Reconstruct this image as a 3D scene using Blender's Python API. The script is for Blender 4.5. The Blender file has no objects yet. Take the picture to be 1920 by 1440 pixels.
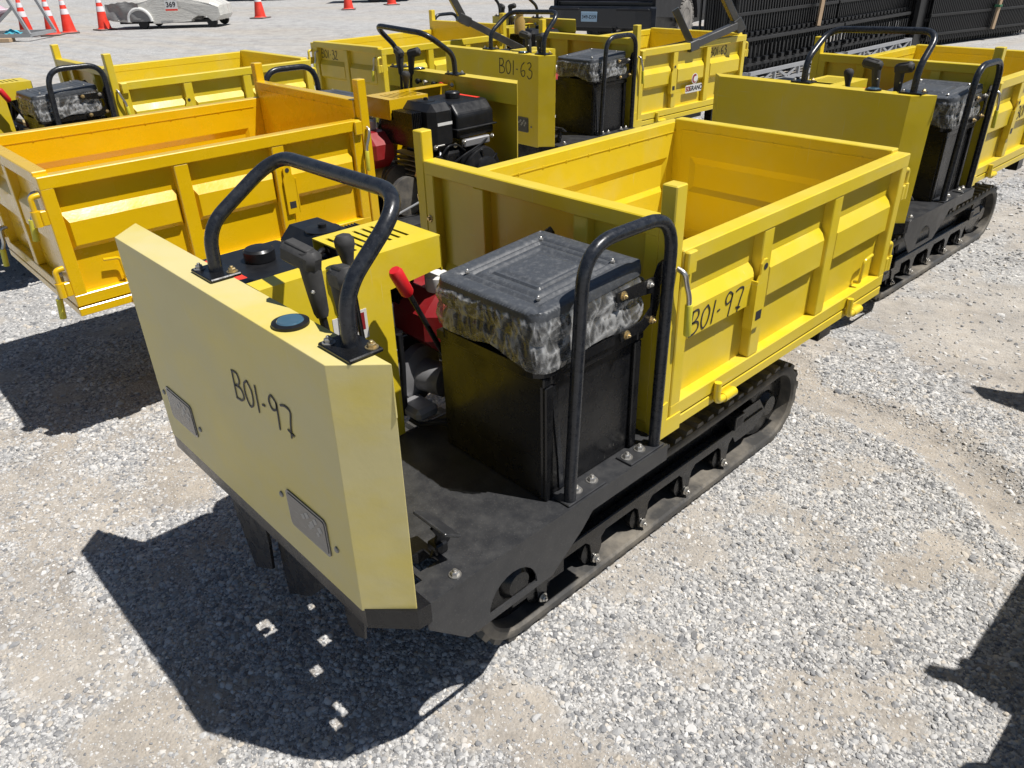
import bpy, bmesh, math, random
import numpy as np
from mathutils import Vector, Matrix, Euler

scene = bpy.context.scene
R = math.radians
# ------------------------------------------------------------------ camera
CAM = (1.0707, -0.5562, 1.8063); YAW, PITCH, ROLL, FPX = 2.3927, 0.5163, -0.0287, 1434.88
cd = bpy.data.cameras.new('camera'); cam = bpy.data.objects.new('camera', cd); scene.collection.objects.link(cam)
fw = Vector((math.cos(YAW)*math.cos(PITCH), math.sin(YAW)*math.cos(PITCH), -math.sin(PITCH)))
rt = Vector((math.sin(YAW), -math.cos(YAW), 0)); up = rt.cross(fw)
r2 = math.cos(ROLL)*rt + math.sin(ROLL)*up; u2 = -math.sin(ROLL)*rt + math.cos(ROLL)*up
cam.matrix_world = Matrix(((r2.x, u2.x, -fw.x, CAM[0]), (r2.y, u2.y, -fw.y, CAM[1]), (r2.z, u2.z, -fw.z, CAM[2]), (0, 0, 0, 1)))
cd.sensor_fit = 'HORIZONTAL'; cd.sensor_width = 36.0; cd.lens = 36.0*FPX/1920.0
cd.clip_start = 0.02; cd.clip_end = 2000
scene.camera = cam
# ------------------------------------------------------------------ light
SUNV = Vector((0.4155, 0.2261, 1.0)).normalized()
elev = math.asin(SUNV.z); azim = math.atan2(SUNV.x, SUNV.y)
w = bpy.data.worlds.new('World'); scene.world = w; w.use_nodes = True
nt = w.node_tree; nt.nodes.clear()
sky = nt.nodes.new('ShaderNodeTexSky'); sky.sky_type = 'NISHITA'; sky.sun_disc = False
sky.sun_elevation = elev; sky.sun_rotation = azim; sky.altitude = 600; sky.air_density = 1.0; sky.dust_density = 0.6
bg = nt.nodes.new('ShaderNodeBackground'); bg.inputs['Strength'].default_value = 0.05
wo = nt.nodes.new('ShaderNodeOutputWorld')
nt.links.new(sky.outputs[0], bg.inputs[0]); nt.links.new(bg.outputs[0], wo.inputs[0])
sl = bpy.data.lights.new('sun', 'SUN'); sl.energy = 5.0; sl.angle = R(0.53); sl.color = (1.0, 0.965, 0.915)
sun = bpy.data.objects.new('sun', sl); scene.collection.objects.link(sun)
sun.rotation_euler = SUNV.to_track_quat('Z', 'Y').to_euler(); sun.location = (6, 4, 12)
vs = scene.view_settings; vs.view_transform = 'Standard'; vs.look = 'None'; vs.gamma = 1.0; vs.exposure = 0.22
vs.use_curve_mapping = False
scene.cycles.max_bounces = 8; scene.cycles.transparent_max_bounces = 12
scene.cycles.use_denoising = True

# ------------------------------------------------------------------ materials
def newmat(name):
    m = bpy.data.materials.new(name); m.use_nodes = True
    n = m.node_tree.nodes; b = n['Principled BSDF']; return m, m.node_tree, b
def node(t, typ, **kw):
    n = t.nodes.new(typ)
    for k, v in kw.items():
        if k in n.inputs: n.inputs[k].default_value = v
        else: setattr(n, k, v)
    return n
def noise(t, scale, detail=4, rough=0.55, coord='Object', dist=0.0, vec=None):
    if vec is None:
        tc = t.nodes.new('ShaderNodeTexCoord'); vec = tc.outputs[coord]
    n = node(t, 'ShaderNodeTexNoise', Scale=scale, Detail=detail, Roughness=rough, Distortion=dist)
    t.links.new(vec, n.inputs['Vector']); return n.outputs['Fac']
def ramp(t, fac, stops):
    r = t.nodes.new('ShaderNodeValToRGB'); e = r.color_ramp.elements
    while len(e) < len(stops): e.new(0.5)
    for el, (p, c) in zip(e, stops):
        el.position = p; el.color = (c if hasattr(c, '__len__') else (c, c, c)) + ((1,) if hasattr(c, '__len__') else ()) if hasattr(c, '__len__') else (c, c, c, 1)
    t.links.new(fac, r.inputs[0]); return r.outputs[0]
def mixc(t, fac, a, b):
    m = t.nodes.new('ShaderNodeMix'); m.data_type = 'RGBA'
    for sock, v in ((m.inputs[0], fac), (m.inputs[6], a), (m.inputs[7], b)):
        if isinstance(v, (int, float)): sock.default_value = v
        elif isinstance(v, tuple): sock.default_value = v + (1,) if len(v) == 3 else v
        else: t.links.new(v, sock)
    return m.outputs[2]
def bump(t, b, h, strength, dist=0.002):
    n = node(t, 'ShaderNodeBump', Strength=strength, Distance=dist); t.links.new(h, n.inputs['Height']); t.links.new(n.outputs[0], b.inputs['Normal'])
def paint(name, col, rough=0.35, dust=0.3, dustcol=(0.42, 0.37, 0.28), coat=0.0, metal=0.0, scale=6.0, bmp=0.15, speck=0.0, lo=0.45, hi=0.75, stretch=None, scratch=0.0, spec=0.5):
    m, t, b = newmat(name)
    vec = None
    tc = t.nodes.new('ShaderNodeTexCoord'); vec = tc.outputs['Object']
    if stretch:
        mp = t.nodes.new('ShaderNodeMapping'); mp.inputs['Scale'].default_value = stretch; t.links.new(vec, mp.inputs[0]); vec2 = mp.outputs[0]
    else: vec2 = vec
    n1 = noise(t, scale, 8, 0.62, vec=vec2)
    f1 = ramp(t, n1, [(lo, 0.0), (hi, dust)])
    c = mixc(t, f1, col, dustcol)
    n2 = noise(t, scale*0.35, 3, 0.5, vec=vec)
    c = mixc(t, ramp(t, n2, [(0.35, 0.0), (0.7, 0.25)]), c, tuple(x*0.8 for x in col))
    if speck:
        n3 = noise(t, 260, 3, 0.6, vec=vec)
        c = mixc(t, ramp(t, n3, [(0.6, 0.0), (0.68, speck)]), c, dustcol)
    if scratch:
        for sc_ in ((2.0, 2.0, 70.0), (50.0, 60.0, 2.5)):
            mp3 = t.nodes.new('ShaderNodeMapping'); mp3.inputs['Scale'].default_value = sc_; mp3.inputs['Rotation'].default_value = (0.5, 0.3, 0.2); t.links.new(vec, mp3.inputs[0])
            n4 = noise(t, 1.7, 3, 0.5, vec=mp3.outputs[0]); c = mixc(t, ramp(t, n4, [(0.70, 0.0), (0.73, scratch)]), c, dustcol)
        n5 = noise(t, 34, 4, 0.7, vec=vec); c = mixc(t, ramp(t, n5, [(0.72, 0.0), (0.76, scratch)]), c, tuple(x*0.45 for x in dustcol))
    t.links.new(c, b.inputs['Base Color'])
    rr = ramp(t, n1, [(0.3, rough*0.85), (0.75, min(1.0, rough*1.5))])
    t.links.new(rr, b.inputs['Roughness'])
    b.inputs['Metallic'].default_value = metal; b.inputs['Specular IOR Level'].default_value = spec
    b.inputs['Coat Weight'].default_value = coat; b.inputs['Coat Roughness'].default_value = 0.12
    bump(t, b, noise(t, 90, 2, 0.5, vec=vec), bmp, 0.0015)
    b1 = b.inputs['Normal'].links[0].from_node; wv = node(t, 'ShaderNodeBump', Strength=0.35, Distance=0.02); t.links.new(noise(t, 3.2, 3, 0.45, vec=vec), wv.inputs['Height']); t.links.new(wv.outputs[0], b1.inputs['Normal'])
    return m
M = {}
M['yellow'] = paint('yellow_paint', (0.73, 0.55, 0.024), 0.33, 0.24, dustcol=(0.65, 0.58, 0.27), coat=0.2, scratch=0.3)
M['dusty_yellow'] = paint('dusty_yellow_paint', (0.67, 0.53, 0.06), 0.42, 0.8, dustcol=(0.62, 0.56, 0.33), scale=2.2, coat=0.06, lo=0.25, hi=0.58, stretch=(1, 1, 1.6), speck=0.12, scratch=0.25)
M['gold'] = paint('golden_yellow_paint', (0.76, 0.47, 0.004), 0.24, 0.05, dustcol=(0.7, 0.52, 0.12), coat=0.5)
M['black'] = paint('black_paint', (0.008, 0.0083, 0.0095), 0.24, 0.10, dustcol=(0.08, 0.078, 0.074), scale=20, speck=0.10, coat=0.12, spec=0.35)
M['tube'] = paint('black_tube_paint', (0.014, 0.016, 0.021), 0.26, 0.25, dustcol=(0.09, 0.096, 0.105), scale=70, speck=0.3, bmp=0.2, spec=0.45)
M['deck'] = paint('dusty_black_deck', (0.028, 0.029, 0.032), 0.32, 0.38, dustcol=(0.115, 0.113, 0.108), scale=24, speck=0.4, lo=0.40, hi=0.85, bmp=0.15, spec=0.5)
M['shell'] = paint('dusty_seat_shell', (0.062, 0.067, 0.075), 0.36, 0.55, dustcol=(0.16, 0.165, 0.17), scale=70, speck=0.55, lo=0.5, hi=0.72, bmp=0.2)
M['rubber'] = paint('track_rubber', (0.055, 0.054, 0.053), 0.45, 0.95, dustcol=(0.27, 0.24, 0.195), scale=6, lo=0.44, hi=0.72, bmp=0.4)
M['plastic'] = paint('black_plastic', (0.010, 0.0105, 0.012), 0.34, 0.12, dustcol=(0.07, 0.07, 0.07), scale=25, speck=0.1, spec=0.35)
M['grip'] = paint('grip_rubber', (0.035, 0.034, 0.034), 0.62, 0.25, dustcol=(0.12, 0.12, 0.115), scale=30, bmp=0.4)
M['red'] = paint('red_plastic', (0.62, 0.012, 0.018), 0.35, 0.1, dustcol=(0.5, 0.2, 0.18))
M['darkred'] = paint('dark_red_paint', (0.28, 0.008, 0.012), 0.35, 0.2, dustcol=(0.3, 0.16, 0.14))
M['sleeve'] = paint('lime_yellow_sleeve', (0.66, 0.60, 0.045), 0.4, 0.2, dustcol=(0.5, 0.46, 0.2))
M['zinc'] = paint('zinc_steel', (0.62, 0.60, 0.56), 0.32, 0.3, dustcol=(0.35, 0.33, 0.3), metal=0.9, scale=30)
M['brass'] = paint('yellow_zinc_steel', (0.62, 0.48, 0.25), 0.35, 0.3, dustcol=(0.4, 0.3, 0.2), metal=0.85, scale=30)
M['steel'] = paint('dull_steel', (0.30, 0.30, 0.30), 0.45, 0.4, dustcol=(0.25, 0.23, 0.2), metal=0.6, scale=20)
M['alu'] = paint('cast_aluminium', (0.30, 0.30, 0.31), 0.5, 0.4, dustcol=(0.16, 0.15, 0.13), metal=0.5, scale=20)
M['white'] = paint('white_film', (0.72, 0.72, 0.70), 0.5, 0.2, dustcol=(0.5, 0.48, 0.44))
M['label'] = paint('sticker_white', (0.7, 0.69, 0.66), 0.45, 0.2)
M['ink'] = paint('marker_ink', (0.025, 0.025, 0.03), 0.5, 0.1)
M['lens'] = paint('dusty_headlight_lens', (0.10, 0.10, 0.098), 0.2, 0.75, dustcol=(0.19, 0.187, 0.178), scale=22, coat=0.15, lo=0.38, hi=0.7, stretch=(1, 1, 7), spec=0.35)
M['bezel'] = paint('headlight_bezel', (0.11, 0.11, 0.11), 0.3, 0.4, dustcol=(0.2, 0.2, 0.19), coat=0.5)
M['chrome'] = paint('reflector_cell', (0.34, 0.335, 0.32), 0.3, 0.4, dustcol=(0.22, 0.217, 0.21))
M['dial'] = paint('blue_glass_dial', (0.03, 0.10, 0.16), 0.08, 0.4, dustcol=(0.2, 0.24, 0.27), coat=0.8)
M['orange'] = paint('cone_orange', (0.80, 0.045, 0.022), 0.5, 0.25, dustcol=(0.75, 0.2, 0.15))
M['conewhite'] = paint('cone_reflective_band', (0.80, 0.78, 0.80), 0.4, 0.1)
M['conebase'] = paint('cone_base_rubber', (0.16, 0.12, 0.11), 0.7, 0.4)
M['galv'] = paint('galvanised_steel', (0.42, 0.43, 0.45), 0.45, 0.3, dustcol=(0.3, 0.3, 0.3), metal=0.5)
M['greypaint'] = paint('grey_frame_paint', (0.30, 0.31, 0.32), 0.5, 0.4, dustcol=(0.4, 0.4, 0.4), scale=12)
M['fence'] = paint('black_fence_coating', (0.012, 0.012, 0.013), 0.42, 0.2, dustcol=(0.08, 0.08, 0.08))
M['wood'] = paint('raw_wood', (0.50, 0.36, 0.23), 0.7, 0.4, dustcol=(0.35, 0.24, 0.15), stretch=(8, 8, 1))
M['green'] = paint('green_strap', (0.01, 0.12, 0.05), 0.4, 0.1)
M['truck'] = paint('dark_grey_truck_paint', (0.020, 0.021, 0.025), 0.42, 0.2, dustcol=(0.07, 0.067, 0.062), scale=3, spec=0.25)
M['truckblue'] = paint('dark_bumper_paint', (0.010, 0.013, 0.020), 0.3, 0.2, dustcol=(0.06, 0.06, 0.06), coat=0.2)
M['tyre'] = paint('dusty_tyre', (0.10, 0.098, 0.095), 0.8, 0.9, dustcol=(0.36, 0.34, 0.31), scale=6, lo=0.3, hi=0.6)
M['plate_blue'] = paint('licence_plate', (0.35, 0.52, 0.68), 0.4, 0.3, dustcol=(0.5, 0.55, 0.6))
M['teal'] = paint('teal_cloth', (0.05, 0.42, 0.55), 0.7, 0.2)
M['brown'] = paint('brown_bottle', (0.42, 0.27, 0.07), 0.3, 0.2, coat=0.4)

def film(name, alpha, col, rough=0.16, scale=9.0, bstr=0.8, streak=None, amin=0.5):
    m, t, b = newmat(name)
    tc = t.nodes.new('ShaderNodeTexCoord'); v = tc.outputs['Object']
    if streak:
        mp = t.nodes.new('ShaderNodeMapping'); mp.inputs['Scale'].default_value = streak; t.links.new(v, mp.inputs[0]); v = mp.outputs[0]
    n1 = noise(t, scale, 6, 0.6, vec=v, dist=1.2)
    b.inputs['Base Color'].default_value = col + (1,); b.inputs['Roughness'].default_value = rough
    b.inputs['Specular IOR Level'].default_value = 0.8
    a = ramp(t, n1, [(0.3, alpha*amin), (0.7, alpha)]); t.links.new(a, b.inputs['Alpha'])
    bump(t, b, n1, bstr, 0.02)
    return m
def clear_film(name):
    m, t, b = newmat(name); L = t.links; tc = t.nodes.new('ShaderNodeTexCoord'); v = tc.outputs['Object']
    n1 = noise(t, 9, 3, 0.5, vec=v, dist=1.0); n2 = noise(t, 16, 3, 0.5, vec=v, dist=2.5)
    fa_ = t.nodes.new('ShaderNodeAttribute'); fa_.attribute_name = 'crease'
    st_ = ramp(t, fa_.outputs['Fac'], [(0.0, 0.08), (0.35, 0.15), (1.0, 0.45)]); st2 = ramp(t, n2, [(0.49, 0.0), (0.5, 0.05), (0.51, 0.0)])
    ad = t.nodes.new('ShaderNodeMath'); ad.operation = 'ADD'; L.new(st_, ad.inputs[0]); L.new(st2, ad.inputs[1])
    b.inputs['Base Color'].default_value = (0.75, 0.75, 0.74, 1); b.inputs['Roughness'].default_value = 0.35; bump(t, b, n2, 0.3, 0.01)
    tr = t.nodes.new('ShaderNodeBsdfTransparent'); tr.inputs[0].default_value = (0.93, 0.93, 0.92, 1); gl = t.nodes.new('ShaderNodeBsdfGlossy'); gl.inputs['Roughness'].default_value = 0.07
    bn = node(t, 'ShaderNodeBump', Strength=0.25, Distance=0.01); L.new(n1, bn.inputs['Height']); L.new(bn.outputs[0], gl.inputs['Normal'])
    fr = t.nodes.new('ShaderNodeFresnel'); fr.inputs[0].default_value = 1.5; L.new(bn.outputs[0], fr.inputs['Normal'])
    m1 = t.nodes.new('ShaderNodeMixShader'); m2_ = t.nodes.new('ShaderNodeMixShader'); out = t.nodes['Material Output']
    L.new(ad.outputs[0], m1.inputs[0]); L.new(tr.outputs[0], m1.inputs[1]); L.new(b.outputs[0], m1.inputs[2])
    fa = t.nodes.new('ShaderNodeMath'); fa.operation = 'MULTIPLY_ADD'; L.new(fr.outputs[0], fa.inputs[0]); fa.inputs[1].default_value = 0.75; fa.inputs[2].default_value = 0.02; L.new(fa.outputs[0], m2_.inputs[0]); L.new(m1.outputs[0], m2_.inputs[1]); L.new(gl.outputs[0], m2_.inputs[2]); L.new(m2_.outputs[0], out.inputs['Surface']); return m
M['film'] = clear_film('clear_plastic_film')
M['stretch'] = film('stretch_wrap', 1.0, (0.60, 0.585, 0.54), 0.2, 3.0, 1.0, streak=(1, 1, 7), amin=0.97)
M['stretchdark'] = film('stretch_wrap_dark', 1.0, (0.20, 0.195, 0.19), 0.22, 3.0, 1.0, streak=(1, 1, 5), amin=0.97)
M['hull'] = film('wrapped_hull_pink', 1.0, (0.62, 0.44, 0.50), 0.3, 3.0, 0.8, streak=(1, 1, 6), amin=0.98)

# ------------------------------------------------------------------ mesh helpers
COL = scene.collection
class MB:
    def __init__(s): s.v = []; s.f = []; s.sm = []
    def add(s, vs, fs, smooth=False):
        o = len(s.v); s.v += [tuple(map(float, p)) for p in vs]; s.f += [tuple(o+i for i in f) for f in fs]; s.sm += [smooth]*len(fs); return s
    def box(s, x0, x1, y0, y1, z0, z1, b=0.0, T=None):
        c = Vector(((x0+x1)/2, (y0+y1)/2, (z0+z1)/2)); h = (abs(x1-x0)/2, abs(y1-y0)/2, abs(z1-z0)/2)
        return s.obb(c, (Vector((1, 0, 0)), Vector((0, 1, 0)), Vector((0, 0, 1))), h, b, T)
    def obb(s, c, ax, h, b=0.0, T=None):
        c = Vector(c); T = T or (lambda p: p)
        P = lambda x, y, z: T(c+ax[0]*x+ax[1]*y+ax[2]*z)
        if b <= 0:
            vs = [P(i*h[0], j*h[1], k*h[2]) for i in (-1, 1) for j in (-1, 1) for k in (-1, 1)]
            return s.add(vs, [(0, 1, 3, 2), (4, 6, 7, 5), (0, 4, 5, 1), (2, 3, 7, 6), (0, 2, 6, 4), (1, 5, 7, 3)])
        b = min(b, min(h)*0.6); vs = []; ix = {}
        for i in (-1, 1):
            for j in (-1, 1):
                for k in (-1, 1):
                    for a in range(3):
                        q = [i*(h[0]-b), j*(h[1]-b), k*(h[2]-b)]; q[a] = (i, j, k)[a]*h[a]
                        ix[(i, j, k, a)] = len(vs); vs.append(P(*q))
        fs = []
        for a in range(3):
            o1, o2 = [x for x in range(3) if x != a]
            for sg in (-1, 1):
                ring = []
                for p, q in ((-1, -1), (1, -1), (1, 1), (-1, 1)):
                    k = [0, 0, 0]; k[a] = sg; k[o1] = p; k[o2] = q; ring.append(ix[(*k, a)])
                fs.append(tuple(ring))
            for p in (-1, 1):
                for q in (-1, 1):
                    k1 = [0, 0, 0]; k1[o1] = p; k1[o2] = q; k2 = list(k1); k1[a] = -1; k2[a] = 1
                    fs.append((ix[(*k1, o1)], ix[(*k2, o1)], ix[(*k2, o2)], ix[(*k1, o2)]))
        for i in (-1, 1):
            for j in (-1, 1):
                for k in (-1, 1): fs.append(tuple(ix[(i, j, k, a)] for a in range(3)))
        return s.add(vs, fs)
    def bar(s, p, q, w, h, b=0.0, upv=(0, 0, 1)):
        p = Vector(p); q = Vector(q); d = (q-p); L = d.length; d.normalize(); uv = Vector(upv)
        x = d.cross(uv)
        if x.length < 1e-4: x = d.cross(Vector((1, 0, 0)))
        x.normalize(); z = x.cross(d)
        return s.obb((p+q)/2, (x, d, z), (w/2, L/2, h/2), b)
    def tube(s, pts, r, n=12, cap=True, rs=None):
        pts = [Vector(p) for p in pts]; vs = []; fs = []
        t0 = (pts[1]-pts[0]).normalized(); x = t0.orthogonal().normalized()
        for i, p in enumerate(pts):
            t = ((pts[i]-pts[i-1]).normalized() if i else t0) + ((pts[i+1]-pts[i]).normalized() if i < len(pts)-1 else Vector())
            t.normalize(); x = (x - t*x.dot(t)).normalized(); y = t.cross(x); rr = rs[i] if rs else r
            vs += [p+(x*math.cos(a)+y*math.sin(a))*rr for a in (2*math.pi*k/n for k in range(n))]
        for i in range(len(pts)-1):
            for k in range(n): fs.append((i*n+k, i*n+(k+1) % n, (i+1)*n+(k+1) % n, (i+1)*n+k))
        s.add(vs, fs, True)
        if cap:
            o = len(vs)-n; s.add(vs[:n], [tuple(range(n))]); s.add(vs[o:], [tuple(range(n))])
        return s
    def prism(s, poly, axis, a0, a1, T=None):
        def P(p, a): return {'x': (a, p[0], p[1]), 'y': (p[0], a, p[1]), 'z': (p[0], p[1], a)}[axis]
        n = len(poly); vs = [P(p, a0) for p in poly]+[P(p, a1) for p in poly]
        if T: vs = [T(Vector(q)) for q in vs]
        fs = [tuple(range(n)), tuple(range(2*n-1, n-1, -1))]+[(i, (i+1) % n, n+(i+1) % n, n+i) for i in range(n)]
        return s.add(vs, fs)
    def lathe(s, prof, c, axis=(0, 0, 1), n=20, smooth=True):
        c = Vector(c); z = Vector(axis).normalized(); x = z.orthogonal().normalized(); y = z.cross(x); vs = []; fs = []
        for r, h in prof:
            vs += [c+z*h+(x*math.cos(a)+y*math.sin(a))*max(r, 1e-5) for a in (2*math.pi*k/n for k in range(n))]
        for i in range(len(prof)-1):
            for k in range(n): fs.append((i*n+k, i*n+(k+1) % n, (i+1)*n+(k+1) % n, (i+1)*n+k))
        s.add(vs, fs, smooth)
        m = len(prof)-1
        s.add(vs[:n], [tuple(range(n))]); s.add(vs[m*n:], [tuple(range(n))])
        return s
    def grid(s, nx, ny, fn, smooth=True, wrapx=False):
        vs = [fn(i/(nx-1) if not wrapx else i/nx, j/(ny-1)) for j in range(ny) for i in range(nx)]
        fs = [(j*nx+i, j*nx+(i+1) % nx, (j+1)*nx+(i+1) % nx, (j+1)*nx+i) for j in range(ny-1) for i in range(nx if wrapx else nx-1)]
        return s.add(vs, fs, smooth)
    def mesh(s, name, mat):
        me = bpy.data.meshes.new(name); me.from_pydata(s.v, [], s.f)
        bm = bmesh.new(); bm.from_mesh(me); bmesh.ops.remove_doubles(bm, verts=bm.verts, dist=1e-6)
        bmesh.ops.recalc_face_normals(bm, faces=bm.faces); bm.to_mesh(me); bm.free()
        if len(me.polygons) == len(s.sm): me.polygons.foreach_set('use_smooth', s.sm)
        elif any(s.sm): me.polygons.foreach_set('use_smooth', [True]*len(me.polygons))
        if any(s.sm): me.set_sharp_from_angle(angle=R(38))
        me.materials.append(mat); return me
    def build(s, name, mat, parent=None):
        o = bpy.data.objects.new(name, s.mesh(name, M[mat] if isinstance(mat, str) else mat)); COL.objects.link(o)
        if parent is not None: o.parent = parent
        return o
def fillet(pts, r, n=6):
    pts = [Vector(p) for p in pts]; out = [pts[0]]
    for a, b, c in zip(pts, pts[1:], pts[2:]):
        d1 = (a-b); d2 = (c-b); k = min(r, d1.length*0.48, d2.length*0.48); p = b+d1.normalized()*k; q = b+d2.normalized()*k
        for i in range(n+1):
            t = i/n; out.append(p*(1-t)**2+b*2*t*(1-t)+q*t*t)
    return out+[pts[-1]]
def empty(name, loc=(0, 0, 0), rz=0.0):
    o = bpy.data.objects.new(name, None); o.empty_display_size = 0.2; o.location = loc; o.rotation_euler = (0, 0, rz); COL.objects.link(o); return o
def tag(o, label=None, cat=None, group=None, kind=None):
    for k, v in (('label', label), ('category', cat), ('group', group), ('kind', kind)):
        if v: o[k] = v
    return o
def copy_tree(o, parent=None, skip=()):
    c = o.copy(); COL.objects.link(c); c.parent = parent
    for ch in list(o.children):
        if ch.name.split('.')[0] not in skip: copy_tree(ch, c, skip)
    return c
_bolt = {}
def bolt(parent, loc, axis=(0, 0, 1), r=0.010, mat='zinc', washer=True):
    key = (r, mat, washer)
    if key not in _bolt:
        b = MB()
        if washer: b.lathe([(r*1.55, 0), (r*1.55, r*0.22)], (0, 0, 0), n=16, smooth=False)
        b.lathe([(r*1.05, 0.0), (r*1.05, r*0.75), (r*0.85, r*0.95)], (0, 0, r*0.2), n=6, smooth=False)
        b.lathe([(r*0.5, 0), (r*0.5, r*0.5), (r*0.4, r*0.6)], (0, 0, r*1.1), n=8, smooth=False)
        _bolt[key] = b.mesh('bolt', M[mat])
    o = bpy.data.objects.new('bolt', _bolt[key]); COL.objects.link(o); o.parent = parent; o.location = loc
    o.rotation_euler = Vector(axis).to_track_quat('Z', 'Y').to_euler(); return o
# handwriting -------------------------------------------------------
GL = {
 'B': (.55, [[(.05, 1), (.02, .5), (0, 0)], [(.0, .98), (.35, .98), (.45, .75), (.3, .56), (.08, .5)], [(.08, .5), (.45, .46), (.55, .22), (.35, .03), (-.02, .0)]]),
 '0': (.55, [[(.3, .95), (.05, .75), (.02, .35), (.2, .03), (.45, .2), (.5, .65), (.3, .95)]]),
 '1': (.2, [[(.1, .98), (.08, .5), (.06, .02)]]),
 '-': (.35, [[(.02, .42), (.2, .44)]]),
 '9': (.55, [[(.45, .85), (.2, .98), (.02, .75), (.15, .5), (.42, .6), (.47, .85), (.45, .4), (.4, -.1)]]),
 '7': (.6, [[(.0, .85), (.3, .92), (.55, .82), (.45, .4), (.35, -.12)], [(.2, .12), (.55, .02)]]),
 '6': (.5, [[(.4, .98), (.1, .7), (.02, .3), (.2, .02), (.42, .15), (.38, .42), (.08, .35)]]),
 '3': (.5, [[(.05, .9), (.3, 1.0), (.42, .8), (.18, .55)], [(.18, .55), (.5, .42), (.45, .08), (.2, -.08), (.02, .1)]]),
 '2': (.5, [[(.05, .8), (.28, .98), (.42, .75), (.2, .35), (.0, .02), (.45, .0)]]),
}
def catmull(p, n=6):
    p = [Vector(q).to_3d() for q in p]
    if len(p) < 3: return p
    q = [p[0]*2-p[1]]+p+[p[-1]*2-p[-2]]; out = []
    for i in range(1, len(q)-2):
        for k in range(n):
            t = k/n; a, b, c, d = q[i-1:i+3]
            out.append(0.5*((2*b)+(c-a)*t+(2*a-5*b+4*c-d)*t*t+(3*b-a-3*c+d)*t**3))
    return out+[p[-1]]
def marker(text, O, ex, ey, h, name, parent, wd=0.006, mat='ink', gap=.16, slope=0.0):
    O = Vector(O); ex = Vector(ex).normalized(); ey = Vector(ey).normalized(); n = ex.cross(ey); m = MB(); x0 = 0
    for ch in text:
        wg, st = GL[ch]
        for s_ in st:
            pts = catmull(s_); P = [O+ex*((x0+q.x)*h)+ey*((q.y+slope*(x0+q.x))*h) for q in pts]; vs = []; N = len(P)
            for i, p in enumerate(P):
                t = (P[min(i+1, N-1)]-P[max(i-1, 0)]).normalized(); sd = n.cross(t)*wd*0.5
                vs += [p-sd, p-sd+n*0.0009, p+sd+n*0.0009, p+sd]
            fs = [(4*i+a, 4*i+(a+1) % 4, 4*i+4+(a+1) % 4, 4*i+4+a) for i in range(N-1) for a in range(4)]+[(0, 1, 2, 3), tuple(4*N-4+a for a in range(4))]
            m.add(vs, fs)
        x0 += wg+gap
    return m.build(name, mat, parent)
def textmesh(txt, size, mat, name, parent, M4, ext=0.0008, bold=0.0):
    cu = bpy.data.curves.new(name, 'FONT'); cu.body = txt; cu.size = size; cu.align_x = 'CENTER'; cu.align_y = 'CENTER'; cu.extrude = ext; cu.offset = bold
    to = bpy.data.objects.new(name, cu); COL.objects.link(to)
    me = bpy.data.meshes.new_from_object(to.evaluated_get(bpy.context.evaluated_depsgraph_get()))
    bpy.data.objects.remove(to); me.materials.clear(); me.materials.append(M[mat])
    o = bpy.data.objects.new(name, me); COL.objects.link(o); o.parent = parent; o.matrix_local = M4; return o
def frame4(O, ex, ey):
    ex = Vector(ex).normalized(); ey = Vector(ey).normalized(); n = ex.cross(ey); O = Vector(O)
    return Matrix(((ex.x, ey.x, n.x, O.x), (ex.y, ey.y, n.y, O.y), (ex.z, ey.z, n.z, O.z), (0, 0, 0, 1)))
random.seed(7)
# ------------------------------------------------------------------ ground
_rs = np.random.RandomState(11); _tab = _rs.rand(256, 256)
def vnoise(x, y):
    xi = np.floor(x).astype(int); yi = np.floor(y).astype(int); fx = x-xi; fy = y-yi
    fx = fx*fx*(3-2*fx); fy = fy*fy*(3-2*fy); g = lambda a, b: _tab[a & 255, b & 255]
    return (g(xi, yi)*(1-fx)+g(xi+1, yi)*fx)*(1-fy)+(g(xi, yi+1)*(1-fx)+g(xi+1, yi+1)*fx)*fy
def fbm(x, y, o=5):
    s = 0; a = 0.5; k = 1.0
    for i in range(o): s = s+a*vnoise(x*k+17.3*i, y*k+9.1*i); a *= 0.5; k *= 2.03
    return s/(1-0.5**o)
RUT = [(-0.45, 2.72), (-0.23, 2.50), (0.0, 2.49), (0.35, 2.47), (0.65, 2.28), (0.80, 2.15)]
def segdist(x, y, pts):
    d = np.full(np.shape(x), 1e9)
    for (ax, ay), (bx, by) in zip(pts, pts[1:]):
        vx, vy = bx-ax, by-ay; t = np.clip(((x-ax)*vx+(y-ay)*vy)/(vx*vx+vy*vy), 0, 1)
        d = np.minimum(d, np.hypot(x-ax-t*vx, y-ay-t*vy))
    return d
def sstep(a, b, x):
    t = np.clip((x-a)/(b-a), 0, 1); return t*t*(3-2*t)
BLOBS = []
def dirt_mask(x, y):
    m = 0.85*sstep(0.555, 0.665, fbm(x*1.7+3.1, y*1.7+8.7, 5))
    m = np.maximum(m, sstep(0.56, 0.62, fbm(x*5.1+1.1, y*5.1+2.7, 4))*0.8)
    wob = fbm(x*6, y*6, 3)-0.5
    m = np.maximum(m, 1-sstep(0.07, 0.17, segdist(x, y, RUT)+wob*0.10))
    for bx, by, br in BLOBS: m = np.maximum(m, 1-sstep(br*0.6, br, np.hypot(x-bx, y-by)+wob*br))
    return m
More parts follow.
